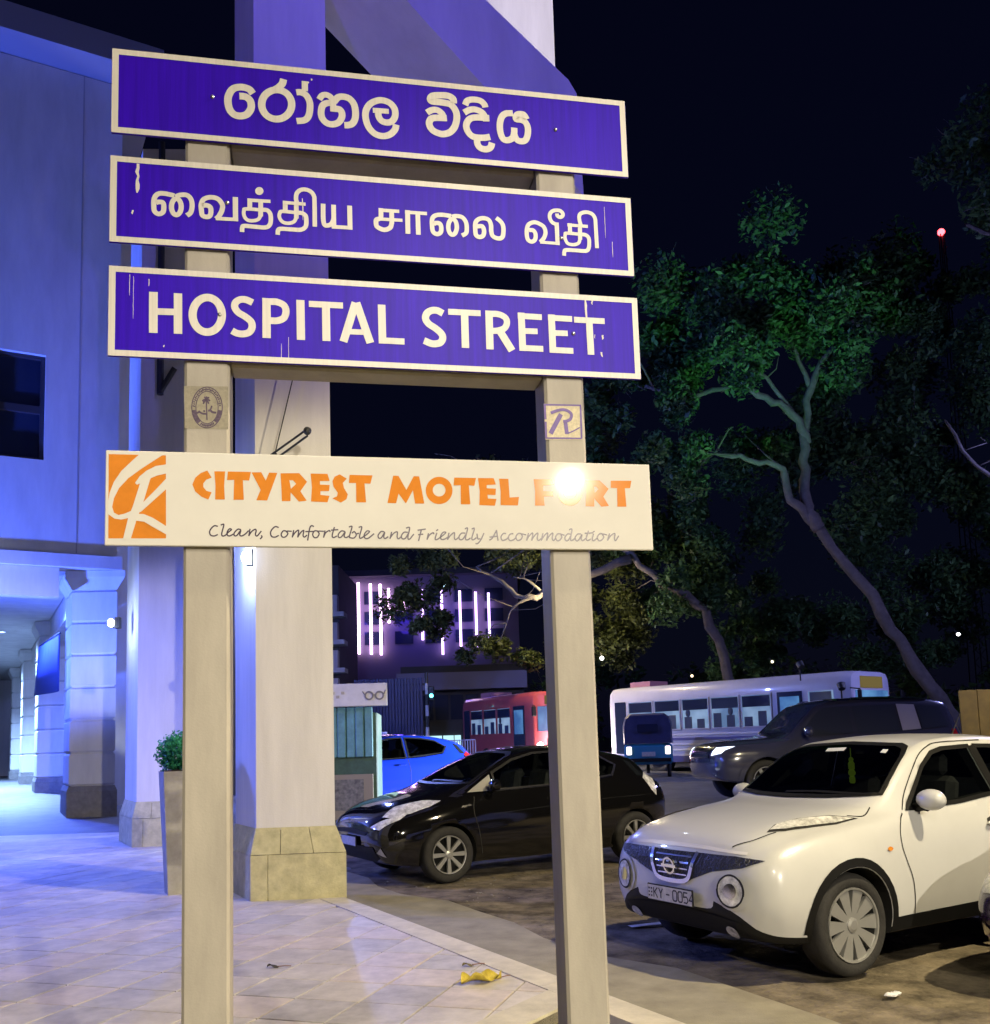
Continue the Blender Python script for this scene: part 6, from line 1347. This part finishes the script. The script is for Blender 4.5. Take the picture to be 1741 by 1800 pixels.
# ------------------------------------------------------------------ three-wheeler seen from behind
tk = thing('three_wheeler', (4.55, 29.0, 0.41), radians(-8), 'blue three-wheeled taxi seen from behind, beside the pale bus', 'three-wheeler', 'vehicles on the road')
tk.scale = (1.12, 1.12, 1.12)
M_hood = mat('hood_vinyl', (0.025, 0.03, 0.10), 0.5, var=0.2, vscale=6)
M_teal = mat('teal_body', (0.02, 0.20, 0.34), 0.35, coat=0.5)
b = MB(); prof = [(-.66, .95), (-.66, 1.45), (-.60, 1.66), (-.46, 1.76), (.46, 1.76), (.60, 1.66), (.66, 1.45), (.66, .95)]
vs = []; fs = []; n = len(prof)
for yy, s_ in ((-.02, .94), (0.1, 1.0), (1.2, 1.0), (1.7, .9)):
    for x, z in prof: vs.append((x * s_, yy, .95 + (z - .95) * s_))
for i in range(3):
    for k in range(n): a = i * n + k; c = i * n + (k + 1) % n; fs.append((a, c, c + n, a + n))
fs += [tuple(range(n)), tuple(range(3 * n, 4 * n))]
b.add(vs, fs); smooth_by_angle(b.build('hood', M_hood, tk), 30)
b = MB(); b.cbox((0, .55, .66), (1.30, 1.15, .56), .07); b.build('rear_body', M_teal, tk)
b = MB(); b.cbox((0, 1.75, .62), (.9, 1.0, .5), .12); b.build('front_body', M_teal, tk)
b = MB(); b.cbox((0, -.035, .50), (1.2, .05, .10), .01); b.build('bumper', M_trim, tk)
b = MB(); b.cbox((0, -.045, .66), (.36, .02, .12), .005); b.build('number_plate', M_plate, tk)
b = MB(); b.cbox((0, -.032, 1.36), (.56, .02, .22), .03); b.build('rear_window', M_busd, tk)
for sx in (-1, 1):
    b = MB(); b.cbox((sx * .52, -.04, .76), (.14, .03, .22), .02); b.build('tail_lamp', emis('tuk_tail', (1.0, 0.75, 0.7), 3.0), tk)
    b = MB(); b.lathe([(.1, -.05), (.20, -.05), (.23, 0), (.20, .05), (.1, .05), (0, .04)], 20, Matrix.Translation((sx * .55, .45, .23)) @ Matrix.Rotation(pi / 2, 4, 'Y')); b.build('wheel', M_tyre, tk, True)
b = MB(); b.lathe([(.1, -.05), (.20, -.05), (.23, 0), (.20, .05), (.1, .05), (0, .04)], 20, Matrix.Translation((0, 2.2, .23)) @ Matrix.Rotation(pi / 2, 4, 'Y')); b.build('wheel', M_tyre, tk, True)
# ================================================================== the far side of the street
M_dark = mat('dark_wall', (0.05, 0.05, 0.06), 0.8, var=0.2, vscale=1)
M_hoard = mat('corrugated_blue', (0.03, 0.035, 0.11), 0.5)
M_led = emis('led_strip', (1.0, 0.62, 1.0), 7.0)
M_led2 = emis('led_strip_violet', (0.65, 0.42, 1.0), 5.0)
def far_box(b, x0, x1, y0, y1, z0, z1): b.box(((x0 + x1) / 2, (y0 + y1) / 2, (z0 + z1) / 2), (x1 - x0, y1 - y0, z1 - z0))
lb = thing('light_strip_building', (-5, 62, 0.5), 0, 'dark building hung with pink vertical light strips', 'building')
O = Vector(lb.location)
def l_build(b, name, m, parent=lb):
    o = b.build(name, m, parent)
    for v in o.data.vertices: v.co -= O
    return o
b = MB(); far_box(b, -14, 1.6, 62.3, 74, 0.5, 12.7); l_build(b, 'wall', mat('violet_wall', (0.16, 0.14, 0.20), 0.8))
b = MB(); far_box(b, -14.3, 1.9, 61.6, 74, 12.7, 13.1); l_build(b, 'roof_slab', M_dark)
for i, (x, zt, zb) in enumerate(((-9.9, 12.4, 8.9), (-8.95, 12.35, 7.6), (-8.15, 12.25, 7.55), (-7.5, 12.2, 7.5), (-6.95, 11.9, 9.6), (-5.95, 11.95, 10.3), (-4.75, 11.75, 8.4), (-3.45, 11.7, 7.4), (-2.25, 11.6, 7.9), (-1.2, 11.5, 7.8), (-0.35, 11.4, 8.3))):
    b = MB(); far_box(b, x - 0.075, x + 0.075, 61.95, 62.1, zb, zt); l_build(b, 'light_strip', M_led if i < 6 else M_led2)
for i in range(7):
    for j in range(3):
        x = -12.6 + i * 2.0; z = 8.2 + j * 1.35
        b = MB(); far_box(b, x, x + 1.2, 62.22, 62.34, z, z + 0.85); l_build(b, 'window', M_busd)
for x in (-9, -6, -3): lamp('strip_glow', 'POINT', (x, 60.8, 9.5), 90, (0.10, 0.05, 1.0), 0.5)
# dark block with a corrugated hoarding in front
hb = thing('corrugated_hoarding', (-5.2, 44, 0.5), 0, 'tall dark blue corrugated hoarding behind the kiosk', 'hoarding')
for i in range(22):
    b = MB(); b.cbox((-1.35 + i * 0.145, 0.03 * (i % 2), 2.1), (0.13, 0.05, 4.2), 0.015); b.build('sheet', M_hoard, hb)
b = MB(); b.box((0.2, 0.15, 3.9), (3.3, 0.08, 0.1)); b.box((0.2, 0.15, 0.6), (3.3, 0.08, 0.1)); b.build('rail', M_black, hb)
sb = thing('shop_house', (-1.6, 50, 0.5), 0, 'low dark shop with a lit cyan front behind the red bus', 'building')
b = MB(); b.box((-0.2, 2, 2.6), (6.5, 4, 5.2)); b.build('wall', M_dark, sb)
b = MB(); b.box((-0.2, -0.35, 4.35), (6.8, 0.7, 0.9)); b.build('fascia', mat('fascia_violet', (0.20, 0.20, 0.36), 0.7), sb)
for i in range(8):
    b = MB(); b.box((-2.9 + i * 0.8, -0.05, 3.0), (0.68, 0.08, 1.3)); b.build('window', M_busd, sb)
b = MB(); b.box((-1.3, -0.06, 1.15), (1.9, 0.06, 0.75)); b.build('lit_front', emis('shop_cyan', (0.55, 0.95, 1.0), 1.1), sb)
b = MB(); b.box((-1.3, -0.10, 1.15), (0.06, 0.06, 0.75)); b.box((-0.7, -0.1, 1.15), (0.04, 0.06, 0.75)); b.build('mullion', M_black, sb)
db = thing('balcony_house', (-12.3, 46, 0.5), 0, 'dark house with pale balcony slabs just right of the near pillar', 'building')
b = MB(); b.box((0, 3, 5.0), (9.4, 6, 10.0)); b.build('wall', M_dark, db)
for k in range(4):
    b = MB(); b.box((3.9, -0.5, 3.4 + k * 1.35), (2.4, 1.1, 0.22)); b.build('balcony_slab', mat('slab_grey', (0.42, 0.40, 0.42), 0.8), db)
    b = MB(); b.box((4.55, -0.3, 3.95 + k * 1.35), (0.3, 0.5, 0.9)); b.build('balcony_post', mat('slab_grey', (0.42, 0.40, 0.42), 0.8), db)
# kiosk
ks = thing('kiosk', (-2.86, 17.6, 0.06), radians(4), 'small green kiosk with a white spectacles sign, right of the near pillar', 'kiosk')
M_kgreen = mat('kiosk_green', (0.03, 0.075, 0.05), 0.6, var=0.35, vscale=5)
M_curt = mat('kiosk_curtain', (0.10, 0.25, 0.28), 0.7, var=0.25, vscale=6)
b = MB(); b.cbox((0, .8, 1.12), (1.25, 1.6, 2.24), .02); b.build('cabin', M_kgreen, ks)
for i in range(7):
    b = MB(); b.cbox((-.52 + i * .165, -.03 - .02 * (i % 2), 1.88), (.155, .05, .92), .015); b.build('curtain_fold', M_curt, ks)
b = MB(); b.cbox((.12, -.16, 2.56), (1.42, .10, .42), .01); sg = b.build('sign_board', mat('kiosk_sign', (0.62, 0.60, 0.55), 0.6, var=0.1, vscale=5), ks)
b = MB()
for cx in (.50, .69):
    Mx = Matrix.Translation((cx, -.222, 2.54)) @ Matrix.Rotation(pi / 2, 4, 'X')
    b.lathe([(.055, -.004), (.085, -.004), (.085, .006), (.055, .006), (.055, -.004)], 20, Mx)
b.box((.595, -.218, 2.55), (.04, .008, .016)); b.tube([(.42, -.22, 2.56), (.38, -.22, 2.62)], .010, 5); b.tube([(.77, -.22, 2.56), (.80, -.22, 2.64)], .010, 5)
b.build('spectacles', mat('spec_grey', (0.18, 0.17, 0.17), 0.5), sg)
b = MB()
for i in range(5): b.box((-.34 + i * .09, -.216, 2.60 - .07 * (i % 2)), (.06, .006, .05))
b.build('faded_lettering', mat('fade_olive', (0.42, 0.38, 0.28), 0.7), sg)
b = MB(); b.cbox((.08, -.03, .62), (.92, .04, .98), .005); ps = b.build('poster', mat('poster', (0.22, 0.19, 0.14), 0.6), ks)
rn = random.Random(5); b = MB(); b.box((.06, -.053, .74), (.62, .004, .56))
b.build('poster_picture', mat('poster_dark', (0.03, 0.03, 0.03), 0.6, var=0.8, vscale=14, dirt=(0.2, 0.19, 0.17)), ps)
b = MB()
for i in range(9): b.box((-.22 + i * .07, -.053, .27), (.045, .004, .035 + .02 * (i % 3)))
b.build('poster_lettering', mat('poster_ink', (0.05, 0.06, 0.03), 0.6), ps)
# notice board on a stand, striped pole, barricades
nb = thing('notice_board', (-4.15, 34, 0.5), 0, 'small white notice board on legs behind the blue hatchback', 'notice board')
b = MB(); b.cbox((0, 0, 1.45), (.40, .04, .36), .006); b.build('panel', mat('notice_white', (0.6, 0.6, 0.68), 0.6), nb)
b = MB()
for i in range(4): b.box((0, -.024, 1.56 - i * .07), (.30 - .04 * (i % 2), .004, .02))
b.build('lettering', mat('notice_ink', (0.12, 0.12, 0.3), 0.6), nb)
for sx in (-1, 1):
    b = MB(); b.tube([(sx * .14, 0, 0), (sx * .14, 0, 1.28)], .02, 6); b.build('leg', M_black, nb)
b = MB(); b.cbox((0, 0, 1.18), (.42, .06, .10), .01); b.build('shelf', mat('notice_white', (0.6, 0.6, 0.68), 0.6), nb)
sp_ = thing('signal_pole', (-2.95, 40, 0.5), 0, 'striped traffic signal pole with a cyan light beside the shop', 'signal pole')
for i in range(9):
    b = MB(); b.lathe([(.075, 0), (.075, .46), (0, .46)], 10, Matrix.Translation((0, 0, i * .46))); b.build('pole_band', mat('band_pale', (0.55, 0.55, 0.62), 0.6) if i % 2 else M_black, sp_)
b = MB(); b.cbox((.2, 0, 3.25), (.24, .2, .6), .03); b.build('signal_head', M_black, sp_)
b = MB(); b.ball((.2, -.12, 3.15), (.085, .05, .085), 12, 8); b.build('signal_lens', emis('signal_cyan', (0.15, 0.9, 1.0), 5.0), sp_, True)
for k, (x, y) in enumerate(((-1.75, 36.2), (-1.15, 35.8))):
    br_ = thing('crowd_barrier', (x, y, 0.5), radians(-12), ('pale barred crowd barrier behind the black hatchback, left one', 'pale barred crowd barrier behind the black hatchback, right one')[k], 'barrier', 'crowd barriers')
    M_bar = mat('barrier_steel', (0.42, 0.44, 0.62), 0.4)
    b = MB(); b.tube([(-.3, 0, 1.25), (.3, 0, 1.25)], .022, 6); b.tube([(-.3, 0, .25), (.3, 0, .25)], .022, 6); b.build('rail', M_bar, br_)
    for i in range(7):
        b = MB(); b.tube([(-.3 + i * .1, 0, .25), (-.3 + i * .1, 0, 1.25)], .018, 6); b.build('bar', M_bar, br_)
    for sx in (-1, 1):
        b = MB(); b.tube([(sx * .3, -.25, .02), (sx * .3, 0, .25), (sx * .3, .25, .02)], .02, 6); b.build('foot', M_bar, br_)
# ochre hoarding at the right edge
oh = thing('ochre_hoarding', (15.2, 27.0, 0.42), radians(-6), 'ochre board hoarding at the right edge behind the four-wheel drive', 'hoarding')
for i in range(8):
    b = MB(); b.cbox((-1.75 + i * .5, 0, 1.15), (.49, .05, 2.3), .008); b.build('board', mat('ochre_board', (0.42, 0.25, 0.015), 0.7, var=0.2, vscale=3), oh)
b = MB(); b.box((0, .06, 1.9), (4, .06, .1)); b.box((0, .06, .5), (4, .06, .1)); b.build('rail', M_black, oh)
# tall mast with a red warning lamp
ms = thing('radio_mast', (66.2, 130, 2.2), 0, 'thin mast with a red warning lamp above the trees', 'mast')
b = MB()
for sx, sy in ((-.6, -.6), (.6, -.6), (.6, .6), (-.6, .6)): b.tube([(sx * 1.6, sy * 1.6, 0), (sx * .4, sy * .4, 70)], .09, 4)
b.build('legs', M_black, ms)
b = MB()
for i in range(34):
    z = i * 2.0; s_ = .96 - .018 * i * .9; b.tube([(-s_, -s_, z), (s_, -s_, z + 2)], .04, 4); b.tube([(s_, -s_, z), (-s_, -s_, z + 2)], .04, 4)
b.build('lattice', M_black, ms)
b = MB(); b.ball((0, 0, 70.4), .5, 10, 8); b.build('warning_lamp', emis('warn_red', (1.0, 0.04, 0.05), 14), ms, True)

# ================================================================== street lamps
M_pole = mat('lamp_pole', (0.16, 0.16, 0.16), 0.5, metal=0.3)
def street_lamp(name, base, h, head, label, col, power, aim, cone, blend, glow, gst, size=0.14):
    t = thing(name, base, 0, label, 'street lamp', 'street lamps')
    hd = Vector(head) - Vector(base)
    b = MB(); b.tube([(0, 0, 0), (0, 0, h * .6), (0, 0, hd.z - .35), (hd.x * .35, hd.y * .35, hd.z + .02), (hd.x, hd.y, hd.z + .06)], [.10, .075, .06, .05, .04], 10); b.build('pole', M_pole, t, True)
    b = MB(); b.cbox((hd.x, hd.y, hd.z + .08), (.62, .34, .14), .05); b.build('head', M_pole, t)
    b = MB(); b.ball((hd.x, hd.y, hd.z - .005), (.22, .13, .05), 14, 6); b.build('lens', emis(name + '_lens', glow, gst), t, True)
    L = lamp('street_lamp_light', 'SPOT' if cone else 'POINT', tuple(hd + Vector((0, 0, -.10))), power, col, size, cone=cone, blend=blend)
    L.parent = t
    if cone: L.rotation_euler = (Vector(aim) - Vector(head)).to_track_quat('-Z', 'Y').to_euler()
    return t
street_lamp('street_lamp', (11.8, -17.0, 0), 8.5, (9.9, -16.2, 8.4), 'street lamp behind the camera lighting the sign and the cars', (1.0, 0.89, 0.70), 20000, (1.0, 0.0, -12.0), radians(86), 0.06, (1.0, 0.85, 0.6), 60)
street_lamp('street_lamp', (-0.6, -4.4, 0), 6, (1.75, -3.2, 6.4), 'lower street lamp just behind the camera over the terrace edge', (1.0, 0.88, 0.68), 1300, (4.4, 6.4, -14), radians(96), 0.25, (1.0, 0.88, 0.66), 30, 0.10)
street_lamp('street_lamp', (10.4, 2.2, 0), 10, (8.5, 3.0, 11.0), 'tall street lamp right of the frame over the parking strip', (1.0, 0.83, 0.52), 9000, (6.6, 4.3, 0), radians(120), 0.25, (1.0, 0.85, 0.55), 30, 0.12)
street_lamp('street_lamp', (2.6, 34.0, 0.5), 6, (2.36, 33.3, 7.05), 'warm street lamp among the branches, hidden behind the right post', (1.0, 0.80, 0.42), 1300, None, None, 0, (1.0, 0.85, 0.55), 30, 0.12)
street_lamp('street_lamp', (19, 23, 0.3), 8.5, (17.0, 22.0, 8.8), 'white street lamp beyond the right edge over the road', (0.36, 0.38, 1.0), 5000, None, None, 0, (0.7, 0.75, 1.0), 30, 0.15)
street_lamp('street_lamp', (-7.5, 27.0, 0.4), 8, (-5.6, 27.6, 8.2), 'white street lamp behind the near pillar over the parking row', (0.22, 0.30, 1.0), 5000, None, None, 0, (0.7, 0.75, 1.0), 30, 0.15)
def spark(p, r, col, st, label):
    t = thing('distant_lamp', p, 0, label, 'lamp', 'distant lamps')
    b = MB(); b.ball((0, 0, 0), r, 10, 8); b.build('bulb', emis('spark_%d' % len(MATS), col, st), t, True)
    b = MB(); b.tube([(0, 0.05, r * .5), (0, 0.3, r * 3)], .02, 5); b.build('bracket', M_black, t)
spark((-3.1, 59, 11.6), .19, (0.6, 0.9, 1.0), 12, 'small blue-white lamp above the pink light strips')
spark((3.65, 32.5, 4.4), .07, (1.0, 0.97, 0.9), 10, 'small white lamp right of the right post above the bus')
spark((16.2, 33.0, 4.9), .06, (1.0, 1.0, 1.0), 10, 'small white lamp in the trees near the right edge')
spark((6.9, 33.4, 3.75), .05, (1.0, 0.8, 0.5), 3, 'small warm lamp over the middle of the pale bus roof')
spark((9.7, 33.2, 4.15), .05, (1.0, 0.9, 0.6), 3, 'small warm lamp over the front of the pale bus roof')

# ================================================================== trees
M_bark = mat('tree_bark', (0.065, 0.056, 0.054), 0.9, var=0.35, vscale=5, bump=0.7, bscale=12)
M_leafA = leaf_mat('leaf_dark', (0.02, 0.045, 0.018), (0.06, 0.125, 0.04))
M_leafB = leaf_mat('leaf_olive', (0.03, 0.04, 0.012), (0.10, 0.12, 0.035))
def tree(name, base, label, limbs, clumps, n, size, lm, seed):
    t = thing(name, base, 0, label, 'tree'); B = Vector(base); rn = random.Random(seed)
    b = MB(); tw = MB(); tips = []
    for pts, r0, r1 in limbs:
        P = catmull([Vector(p) for p in pts], 4); m = len(P)
        for i in range(1, m - 1): P[i] = P[i] + Vector((rn.gauss(0, 1), rn.gauss(0, 1), rn.gauss(0, 1))) * r0 * 0.25
        n0 = len(b.v); b.tube([p - B for p in P], [(r0 + (r1 - r0) * i / (m - 1)) * rn.uniform(.92, 1.1) for i in range(m)], 11)
        for i in range(n0, len(b.v)): v_ = b.v[i]; j_ = r0 * .07; b.v[i] = (v_[0] + rn.uniform(-j_, j_), v_[1] + rn.uniform(-j_, j_), v_[2] + rn.uniform(-j_, j_))
        tips += P[m // 2:]
        for k in range(3 if r0 < .19 else 0):
            s_ = P[rn.randrange(m // 2, m)]; e = s_ + Vector((rn.gauss(0, 1), rn.gauss(0, .8), abs(rn.gauss(.6, .6)))) * 1.3
            mid = (s_ + e) / 2 + Vector((rn.gauss(0, .2), rn.gauss(0, .2), rn.gauss(0, .2)))
            tw.tube([p - B for p in (s_, mid, e)], [r1 * .8, r1 * .5, .012], 5)
    tot = sum(c[1] ** 2 for c in clumps)
    lf = MB()
    for (c, r) in clumps:
        c = Vector(c); k = int(n * r * r / tot)
        nsub = max(4, int(r * 5)); subs = []
        for i in range(nsub):
            d = Vector((rn.gauss(0, 1), rn.gauss(0, 1), rn.gauss(0, .8))); d = d.normalized() * r * rn.uniform(.3, 1.0)
            subs.append((c + d, r * rn.uniform(.22, .42)))
        for s_, rs in subs[:max(3, nsub // 3)]:
            near = min(tips, key=lambda q: (q - s_).length) if tips else c
            if (near - s_).length < 2.0:
                mid = (near + s_) / 2 + Vector((rn.gauss(0, .2), rn.gauss(0, .2), rn.gauss(0, .2))); tw.tube([p - B for p in (near, mid, s_)], [.03, .02, .008], 5)
        for s_, rs in subs:
            for q_ in range(3):
                e = s_ + Vector((rn.gauss(0, 1), rn.gauss(0, 1), rn.gauss(.2, .8))).normalized() * rs * rn.uniform(.9, 1.5); mid = (s_ + e) / 2 + Vector((rn.gauss(0, .12), rn.gauss(0, .12), rn.gauss(0, .12)))
                tw.tube([p - B for p in (s_, mid, e)], [.018, .012, .005], 4, False)
        for i in range(k):
            sc_, rs = subs[rn.randrange(nsub)]
            d = Vector((rn.gauss(0, 1), rn.gauss(0, 1), rn.gauss(0, .75))).normalized() * rs * rn.uniform(.35, 1.1)
            p = sc_ + d - B
            u_ = (Vector((rn.gauss(0, 1), rn.gauss(0, 1), rn.gauss(-.3, .6)))).normalized(); v_ = u_.cross(Vector((rn.gauss(0, .5), rn.gauss(0, .5), 1))).normalized()
            s2 = size * rn.uniform(.4, 1.5)
            lf.add([p - u_ * s2, p + v_ * s2 * .45, p + u_ * s2, p - v_ * s2 * .45], [(0, 1, 2, 3)])
    o = b.build('trunk', M_bark, t, True)
    o = tw.build('twigs', M_bark, t, True); o['kind'] = 'stuff'
    o = lf.build('crown', lm, t)
    return t
Y = 33
def T(x, z, dy=0): return (x, Y + dy, z)
rn = random.Random(21)
cl = [(T(10.3, 17.5, -1), 2.6), (T(7.6, 16.2, -.5), 2.4), (T(13.4, 17.2, 0), 2.6), (T(8.6, 14.6, -2), 1.9), (T(11.8, 15.6, -1.5), 2.0), (T(6.2, 13.6, 0), 1.8), (T(5.0, 15.0, 1), 1.8), (T(6.6, 11.2, -1), 1.7), (T(16.2, 18.0, 1), 2.4), (T(15.2, 14.5, 3), 2.6), (T(17.5, 12.0, 3), 2.8), (T(14.0, 10.0, 4), 2.6), (T(9.0, 8.6, 4), 2.4), (T(6.6, 6.9, 3), 2.0), (T(12.0, 6.2, 4), 2.3), (T(17.5, 7.0, 4), 2.6), (T(9.6, 5.6, 4), 1.9), (T(5.0, 9.2, 3), 1.6), (T(11.0, 12.4, 4), 2.2), (T(17.8, 15.4, 1), 2.4), (T(19, 18.6, 1), 2.4), (T(19.2, 10.0, 2), 2.5), (T(13.4, 13.0, 4), 2.3), (T(7.6, 9.6, 4), 2.0), (T(15.0, 5.0, 4), 2.2), (T(4.4, 12.2, 2), 1.7)]
tree('leaning_tree', (16.6, 33, 0.5), 'big leafy tree with a leaning trunk behind the pale bus', [
 ([(16.6, 33, .4), (15.6, 33, 2.2), (14.45, 33, 4.25), (13.2, 33, 6.3), (11.6, 33, 8.8)], .26, .17),
 ([(11.6, 33, 8.8), (11.2, 33, 9.6), (11.2, 33, 10.9), (11.3, 33, 12.5), (11.76, 32.8, 14.4), (12.9, 32.6, 15.9), (13.5, 32.4, 16.6)], .22, .08),
 ([(11.35, 33, 11.9), (10.9, 32.8, 12.9), (9.85, 32.6, 13.5), (8.85, 32.4, 13.9), (7.0, 32.4, 13.6), (5.6, 32.4, 14.0)], .16, .06),
 ([(11.5, 33, 8.9), (10.6, 32.8, 9.85), (10.3, 32.6, 10.9), (9.1, 32.4, 11.25), (7.9, 32.3, 11.45)], .17, .06),
 ([(11.4, 33, 12.3), (9.9, 32.5, 14.2), (8.6, 32.0, 14.6)], .10, .04),
 ([(11.6, 32.9, 13.8), (10.8, 32.6, 16), (10.2, 32.4, 18.8)], .09, .03)], cl, 150000, .12, M_leafA, 3)
Y = 30
FT = 1.19
def ft(p): return (p[0] * FT, p[1] * FT, 1.72 + (p[2] - 1.72) * FT)
cl = [(T(-1.0, 9.6, 1), 2.0), (T(1.3, 10.2, 1), 1.8), (T(-2.6, 7.2, 1), 1.6), (T(.8, 8.0, 0), 1.7), (T(2.8, 8.4, 0), 1.5), (T(4.6, 6.6, 1), 1.6), (T(4.0, 4.6, 1.5), 1.6), (T(2.7, 5.2, 1), 1.3), (T(-.4, 4.6, 0), 1.0), (T(.9, 4.3, .3), .9), (T(-1.8, 5.4, 0), 1.0), (T(5.6, 8.8, 1), 1.7), (T(3.2, 10.8, 2), 1.7), (T(-3.4, 10.0, 3), 1.6)]
cl = [(ft(c), r * FT) for c, r in cl]
tree('street_tree', (9.0, 35.1, 0.5), 'lamp-lit tree behind the right post over the red bus', [([ft(q) for q in pts], a * FT, b2 * FT) for pts, a, b2 in [
 ([(7.6, 29.5, .4), (7.2, 29.4, 3.5), (6.5, 29, 5.4), (5.2, 28.8, 6.3), (4.2, 28.6, 7.2), (3.0, 28.6, 8.6)], .20, .07),
 ([(4.2, 28.6, 7.1), (2.6, 28.4, 6.5), (1.6, 28.4, 6.1), (.9, 28.4, 5.95), (.2, 28.5, 6.5), (-.5, 28.6, 7.0)], .14, .03),
 ([(1.3, 28.4, 6.0), (.6, 28.3, 5.7), (.35, 28.3, 5.2)], .05, .015), ([(1.5, 28.4, 6.1), (1.0, 28.3, 6.5), (.6, 28.3, 6.6)], .05, .015),
 ([(3.0, 28.6, 8.6), (1.5, 28.8, 9.6), (-.6, 29, 10.2)], .10, .03)]], cl, 55000, .11, M_leafB, 8)
Y = 26
cl = [(T(14.6, 18.8), 1.7), (T(15.8, 17.0), 1.8), (T(16.2, 20.2), 1.8), (T(16.4, 14.0), 1.6)]
tree('edge_tree', (18.5, 26, 0.5), 'dark tree leaning in from the upper right edge', [([(18.5, 26, .4), (17.4, 26, 4), (15.4, 26, 7.2), (14.0, 26, 8.6), (12.9, 26, 10.3)], .16, .03), ([(17.6, 26, 4), (17.2, 26, 10), (16.2, 26, 15.0), (14.0, 26, 16.1)], .25, .05)], cl, 9000, .10, M_leafA, 5)
# hedge of foliage behind the far road
Y = 46
hd_cl = [(T(3 + i * 2.4, 3.2 + 1.2 * sin(i * 2.1), rn.uniform(-2, 3)), 2.2) for i in range(13)]
tree('roadside_thicket', (18, 46, 0.5), 'dark thicket of shrubs and low trees beyond the buses', [([(18, 46, .4), (18, 46, 3)], .2, .1)], hd_cl, 9000, .22, M_leafA, 9)
# green garden light aimed into the big tree
def garden_light(loc, aim, power, col, cone, label):
    t = thing('garden_spotlight', loc, 0, label, 'spotlight', 'garden spotlights')
    q = (Vector(aim) - Vector(loc)).to_track_quat('-Z', 'Y'); R = q.to_matrix()
    b = MB(); b.lathe([(.0, .16), (.09, .16), (.11, .0), (.10, 0), (.085, .12)], 16, R.to_4x4()); b.build('housing', M_black, t)
    b = MB(); b.tube([(0, 0, -.5), (0, 0, 0)], .02, 6); b.build('stake', M_black, t)
    L = lamp('garden_light', 'SPOT', (0, 0, 0.0), power, col, .1, cone=radians(cone), blend=.8); L.parent = t; L.rotation_euler = q.to_euler(); L.location = R @ Vector((0, 0, -.04))
garden_light((9.0, 24.8, 2.9), (9.6, 31.8, 15.8), 6000, (0.26, 1.0, 0.42), 44, 'green spotlight aimed up into the leaning tree')
garden_light((8.5, 26.5, 3.6), (7.0, 32.0, 11.0), 400, (0.4, 1.0, 0.5), 60, 'faint green spotlight aimed at the low boughs of the leaning tree')
# litter on the parking ground
rn = random.Random(17)
tg = thing('paper_scrap', (2.46, 6.28, 0.012), 0.3, 'crumpled white paper on the ground below the white crossover', 'litter')
b = MB(); b.ball((0, 0, .012), (.05, .022, .014), 10, 6); b.ball((.05, .015, .012), (.04, .02, .013), 10, 6)
b.v = [(x + rn.uniform(-.006, .006), y + rn.uniform(-.006, .006), max(0, z + rn.uniform(-.004, .004))) for x, y, z in b.v]; b.build('paper', mat('paper_white', (0.7, 0.7, 0.7), 0.8), tg)
b = MB()
pc = [(rn.uniform(-2.2, 4.5), rn.uniform(6.2, 14)) for i in range(22)]
for i in range(330):
    x, y = pc[i % 22]; x += rn.gauss(0, .35); y += rn.gauss(0, .35)
    q = Vector((x + 1.63, y - 10.13, 0))
    if q.dot(A) < 0.9: continue
    s_ = rn.uniform(.005, .018) * (1 if rn.random() < .94 else 1.9)
    b.ball((x, y, gz(y) + .004), (s_, s_ * rn.uniform(.6, 1), s_ * .5), 6, 4)
o = b.build('pebbles', mat('pebble', (0.22, 0.20, 0.17), 0.9, var=0.5, vscale=3)); tag(o, 'scattered pebbles and grit on the dirt parking ground', 'pebbles', kind='stuff')
